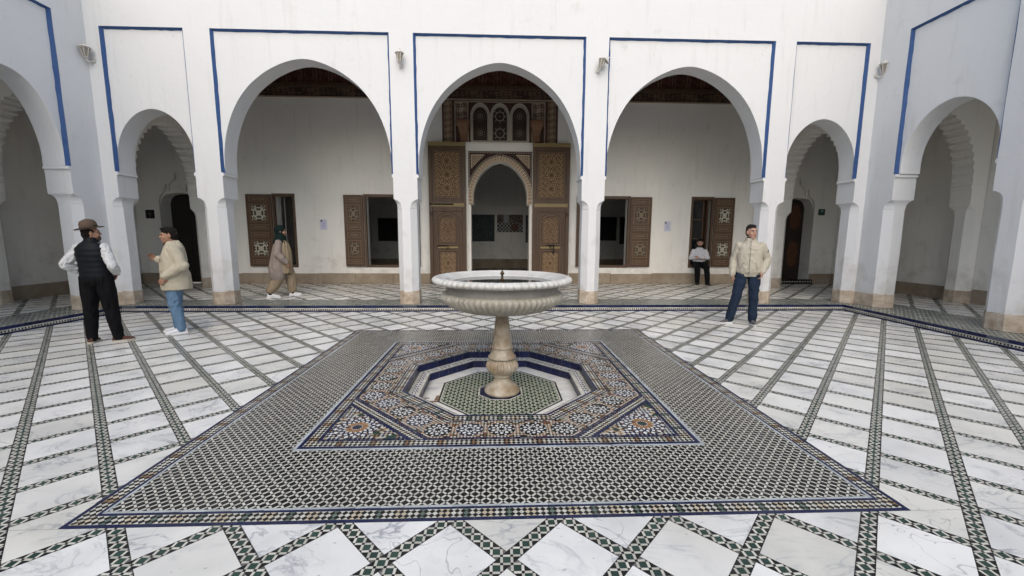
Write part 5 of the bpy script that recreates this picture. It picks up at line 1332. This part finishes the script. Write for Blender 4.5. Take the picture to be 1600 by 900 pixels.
shoe(p3, (.09, -.17), (0, -1), CRC, WS, L_=.25, high=.06); shoe(p3, (-.09, .27), (0, -1), CRC, WS, L_=.26, high=.06)
for S_ in 'LR':
    a = Vector(J['an'+S_]); mb = MB(); caps(mb, a+Vector((0, 0, .08)), a+Vector((0, 0, -.03)), .05, .045); voxel(mb, 'sock', SOCK, p3, .008, 2)

# ---- 4. standing man in the pale jacket
J = dict(neck=(0, .02, 1.49), hipL=(.1, .0, .95), hipR=(-.1, 0, .95), knL=(.12, -.01, .52), knR=(-.18, -.1, .52), anL=(.13, .06, .1), anR=(-.28, -.05, .1),
         shL=(.2, .02, 1.43), shR=(-.2, .02, 1.43), elL=(.31, .09, 1.17), wrL=(.23, -.07, .96), elR=(-.27, .06, 1.16), wrR=(-.28, -.04, .9))
M = rotM((0, -.015, 1.645), 32, 0) @ Matrix.Scale(1.07, 4)
p4 = body('person', 'standing man in a pale zipped jacket and dark jeans, head turned aside', J, M, (4.46, 2.66, 0), R(-30), SKIN2,
          [((-.28, -.045, .885), (.03, -.12, -1), (.9, .3, 0), 1), ((.24, -.07, .96), (-.2, -.3, -.9), (-.9, .3, 0), -1)])
JM = mat('pale_jacket', (.45, .41, .33), .65, nscale=8, namt=.2, bump=.2, bscale=90, spec=.3)
mb = MB(); sleeves(mb, J, (.078, .07, .05), bag=.014); rings(mb, [(0, .01, .87, .18, .125), (0, .01, .9, .185, .13), (0, .0, .95, .215, .16), (0, .0, 1.1, .215, .16), (0, .01, 1.28, .22, .155), (0, .02, 1.4, .205, .13), (0, .025, 1.46, .13, .1), (0, .02, 1.5, .095, .09), (0, .015, 1.54, .085, .085)])
jk = voxel(mb, 'jacket', JM, p4, .008, 4, .014, (8, 8, 7), 12)
mb = MB(); mb.tube([(0, -.105, 1.5), (.0, -.155, 1.4), (.0, -.172, 1.25), (0, -.174, 1.1), (0, -.168, .97), (0, -.135, .88)], .005, 6); mb.build('zip', mat('zip_grey', (.2, .19, .17), .5), jk)
mb = MB(); rings(mb, [(0, .01, 1.47, .075, .075), (0, .012, 1.53, .078, .079), (0, .012, 1.556, .082, .083), (0, .012, 1.562, .07, .07)], e=2); mb.build('inner_collar', cloth('dark_lining', (.02, .02, .022)), jk, smooth=True)
mb = MB(); mb.box(.07, .13, -.17, -.163, 1.335, 1.342); mb.build('chest_logo', mat('grey_thread', (.15, .15, .14), .7), jk)
mb = MB(); mb.box(.298, .309, -.045, -.02, 1.3, 1.34); mb.build('sleeve_patch', BLACK, jk)
for s_ in (-1, 1):
    mb = MB(); mb.tube([(s_*.1, -.168, 1.12), (s_*.145, -.15, 1.0)], .004, 6); mb.build('pocket_welt', mat('welt', (.22, .21, .17), .7), jk)
trousers(p4, J, cloth('dark_denim', (.018, .03, .055), na=.5), (.105, .08, .07), (.168, .125), 15, .024)
DK = mat('dark_trainer', (.03, .03, .032), .6, nscale=60, namt=.9, col2=(.25, .25, .25), thr=(.5, .6))
shoe(p4, (.13, .06), (.15, -1), DK, WS, L_=.31); shoe(p4, (-.28, -.05), (-.8, -.8), DK, WS, L_=.31)
HG = mat('dark_grey_hair', (.014, .012, .011), .6, nscale=90, namt=.6, col2=(.035, .03, .028), bump=.8, bscale=200, spec=.2)
mb = MB(); ell(mb, (0, .024, .062), (.079, .096, .07), M); ell(mb, (0, .052, .0), (.0745, .062, .078), M); ell(mb, (0, .03, .04), (.081, .08, .06), M); ell(mb, (0, -.03, .098), (.055, .05, .025), M); voxel(mb, 'hair', HG, p4, .006, 2, 0, fine=.005)

# ---- 5. seated man on the window sill
J = dict(neck=(0, .0, 1.1), hipL=(.1, -.02, .62), hipR=(-.1, -.02, .62), knL=(.2, -.42, .52), knR=(-.05, -.42, .52), anL=(.24, -.5, .1), anR=(-.03, -.42, .1),
         shL=(.18, .0, 1.03), shR=(-.18, .0, 1.03), elL=(.235, -.05, .8), wrL=(-.0, -.23, .83), elR=(-.235, -.05, .79), wrR=(.02, -.2, .81))
M = rotM((0, -.01, 1.245), 0, 3)
M = M @ Matrix.Translation((0, -.03, .01)) @ Matrix.Scale(1.08, 4)
p5 = body('person', 'bearded man in a white shirt sitting with crossed arms on the window sill', J, M, (6.16, 7.80, GZ), R(-24), SKIN2,
          [((-.0, -.235, .83), (-1, .1, .1), (0, 1, 0), 1, .5), ((.04, -.2, .8), (1, .1, .05), (0, 1, 0), -1, .5)], s=.95)
mb = MB(); sleeves(mb, J, (.068, .058, .04), bag=.008); rings(mb, [(0, .0, .6, .165, .12), (0, .0, .7, .17, .125), (0, .0, .9, .185, .125), (0, .0, 1.02, .18, .105), (0, .0, 1.08, .1, .08), (0, .0, 1.12, .065, .065)])
sh_ = voxel(mb, 'shirt', cloth('white_cloth', (.6, .6, .64)), p5, .009, 4, .012, (12, 12, 9), 8)
mb = MB(); mb.box(.05, .12, -.135, -.127, .88, .95); mb.build('breast_pocket', cloth('white_cloth', (.55, .55, .6)), sh_)
BT_ = cloth('black_cloth', (.005, .005, .006)); trousers(p5, J, BT_, (.098, .08, .062), (.165, .12), 3, .01)
BKS = mat('black_trainer', (.012, .012, .012), .5)
shoe(p5, (.24, -.5), (.5, -1), BKS, CRS); shoe(p5, (-.03, -.42), (0, -1), BKS, CRS)
mb = MB(); ell(mb, (0, .02, .055), (.077, .092, .075), M); ell(mb, (0, -.02, .09), (.066, .07, .04), M); ell(mb, (0, .054, -.005), (.07, .058, .07), M); voxel(mb, 'hair', HAIRM, p5, .006, 2, 0, fine=.007)
mb = MB(); ell(mb, (0, -.048, -.08), (.05, .046, .036), M); ell(mb, (0, -.02, -.07), (.06, .05, .035), M); voxel(mb, 'beard', mat('beard_hair', (.025, .016, .012), .8), p5, .006, 2)

p1.scale = (.88, .9, 1)
p4.scale = (.9, .92, 1)
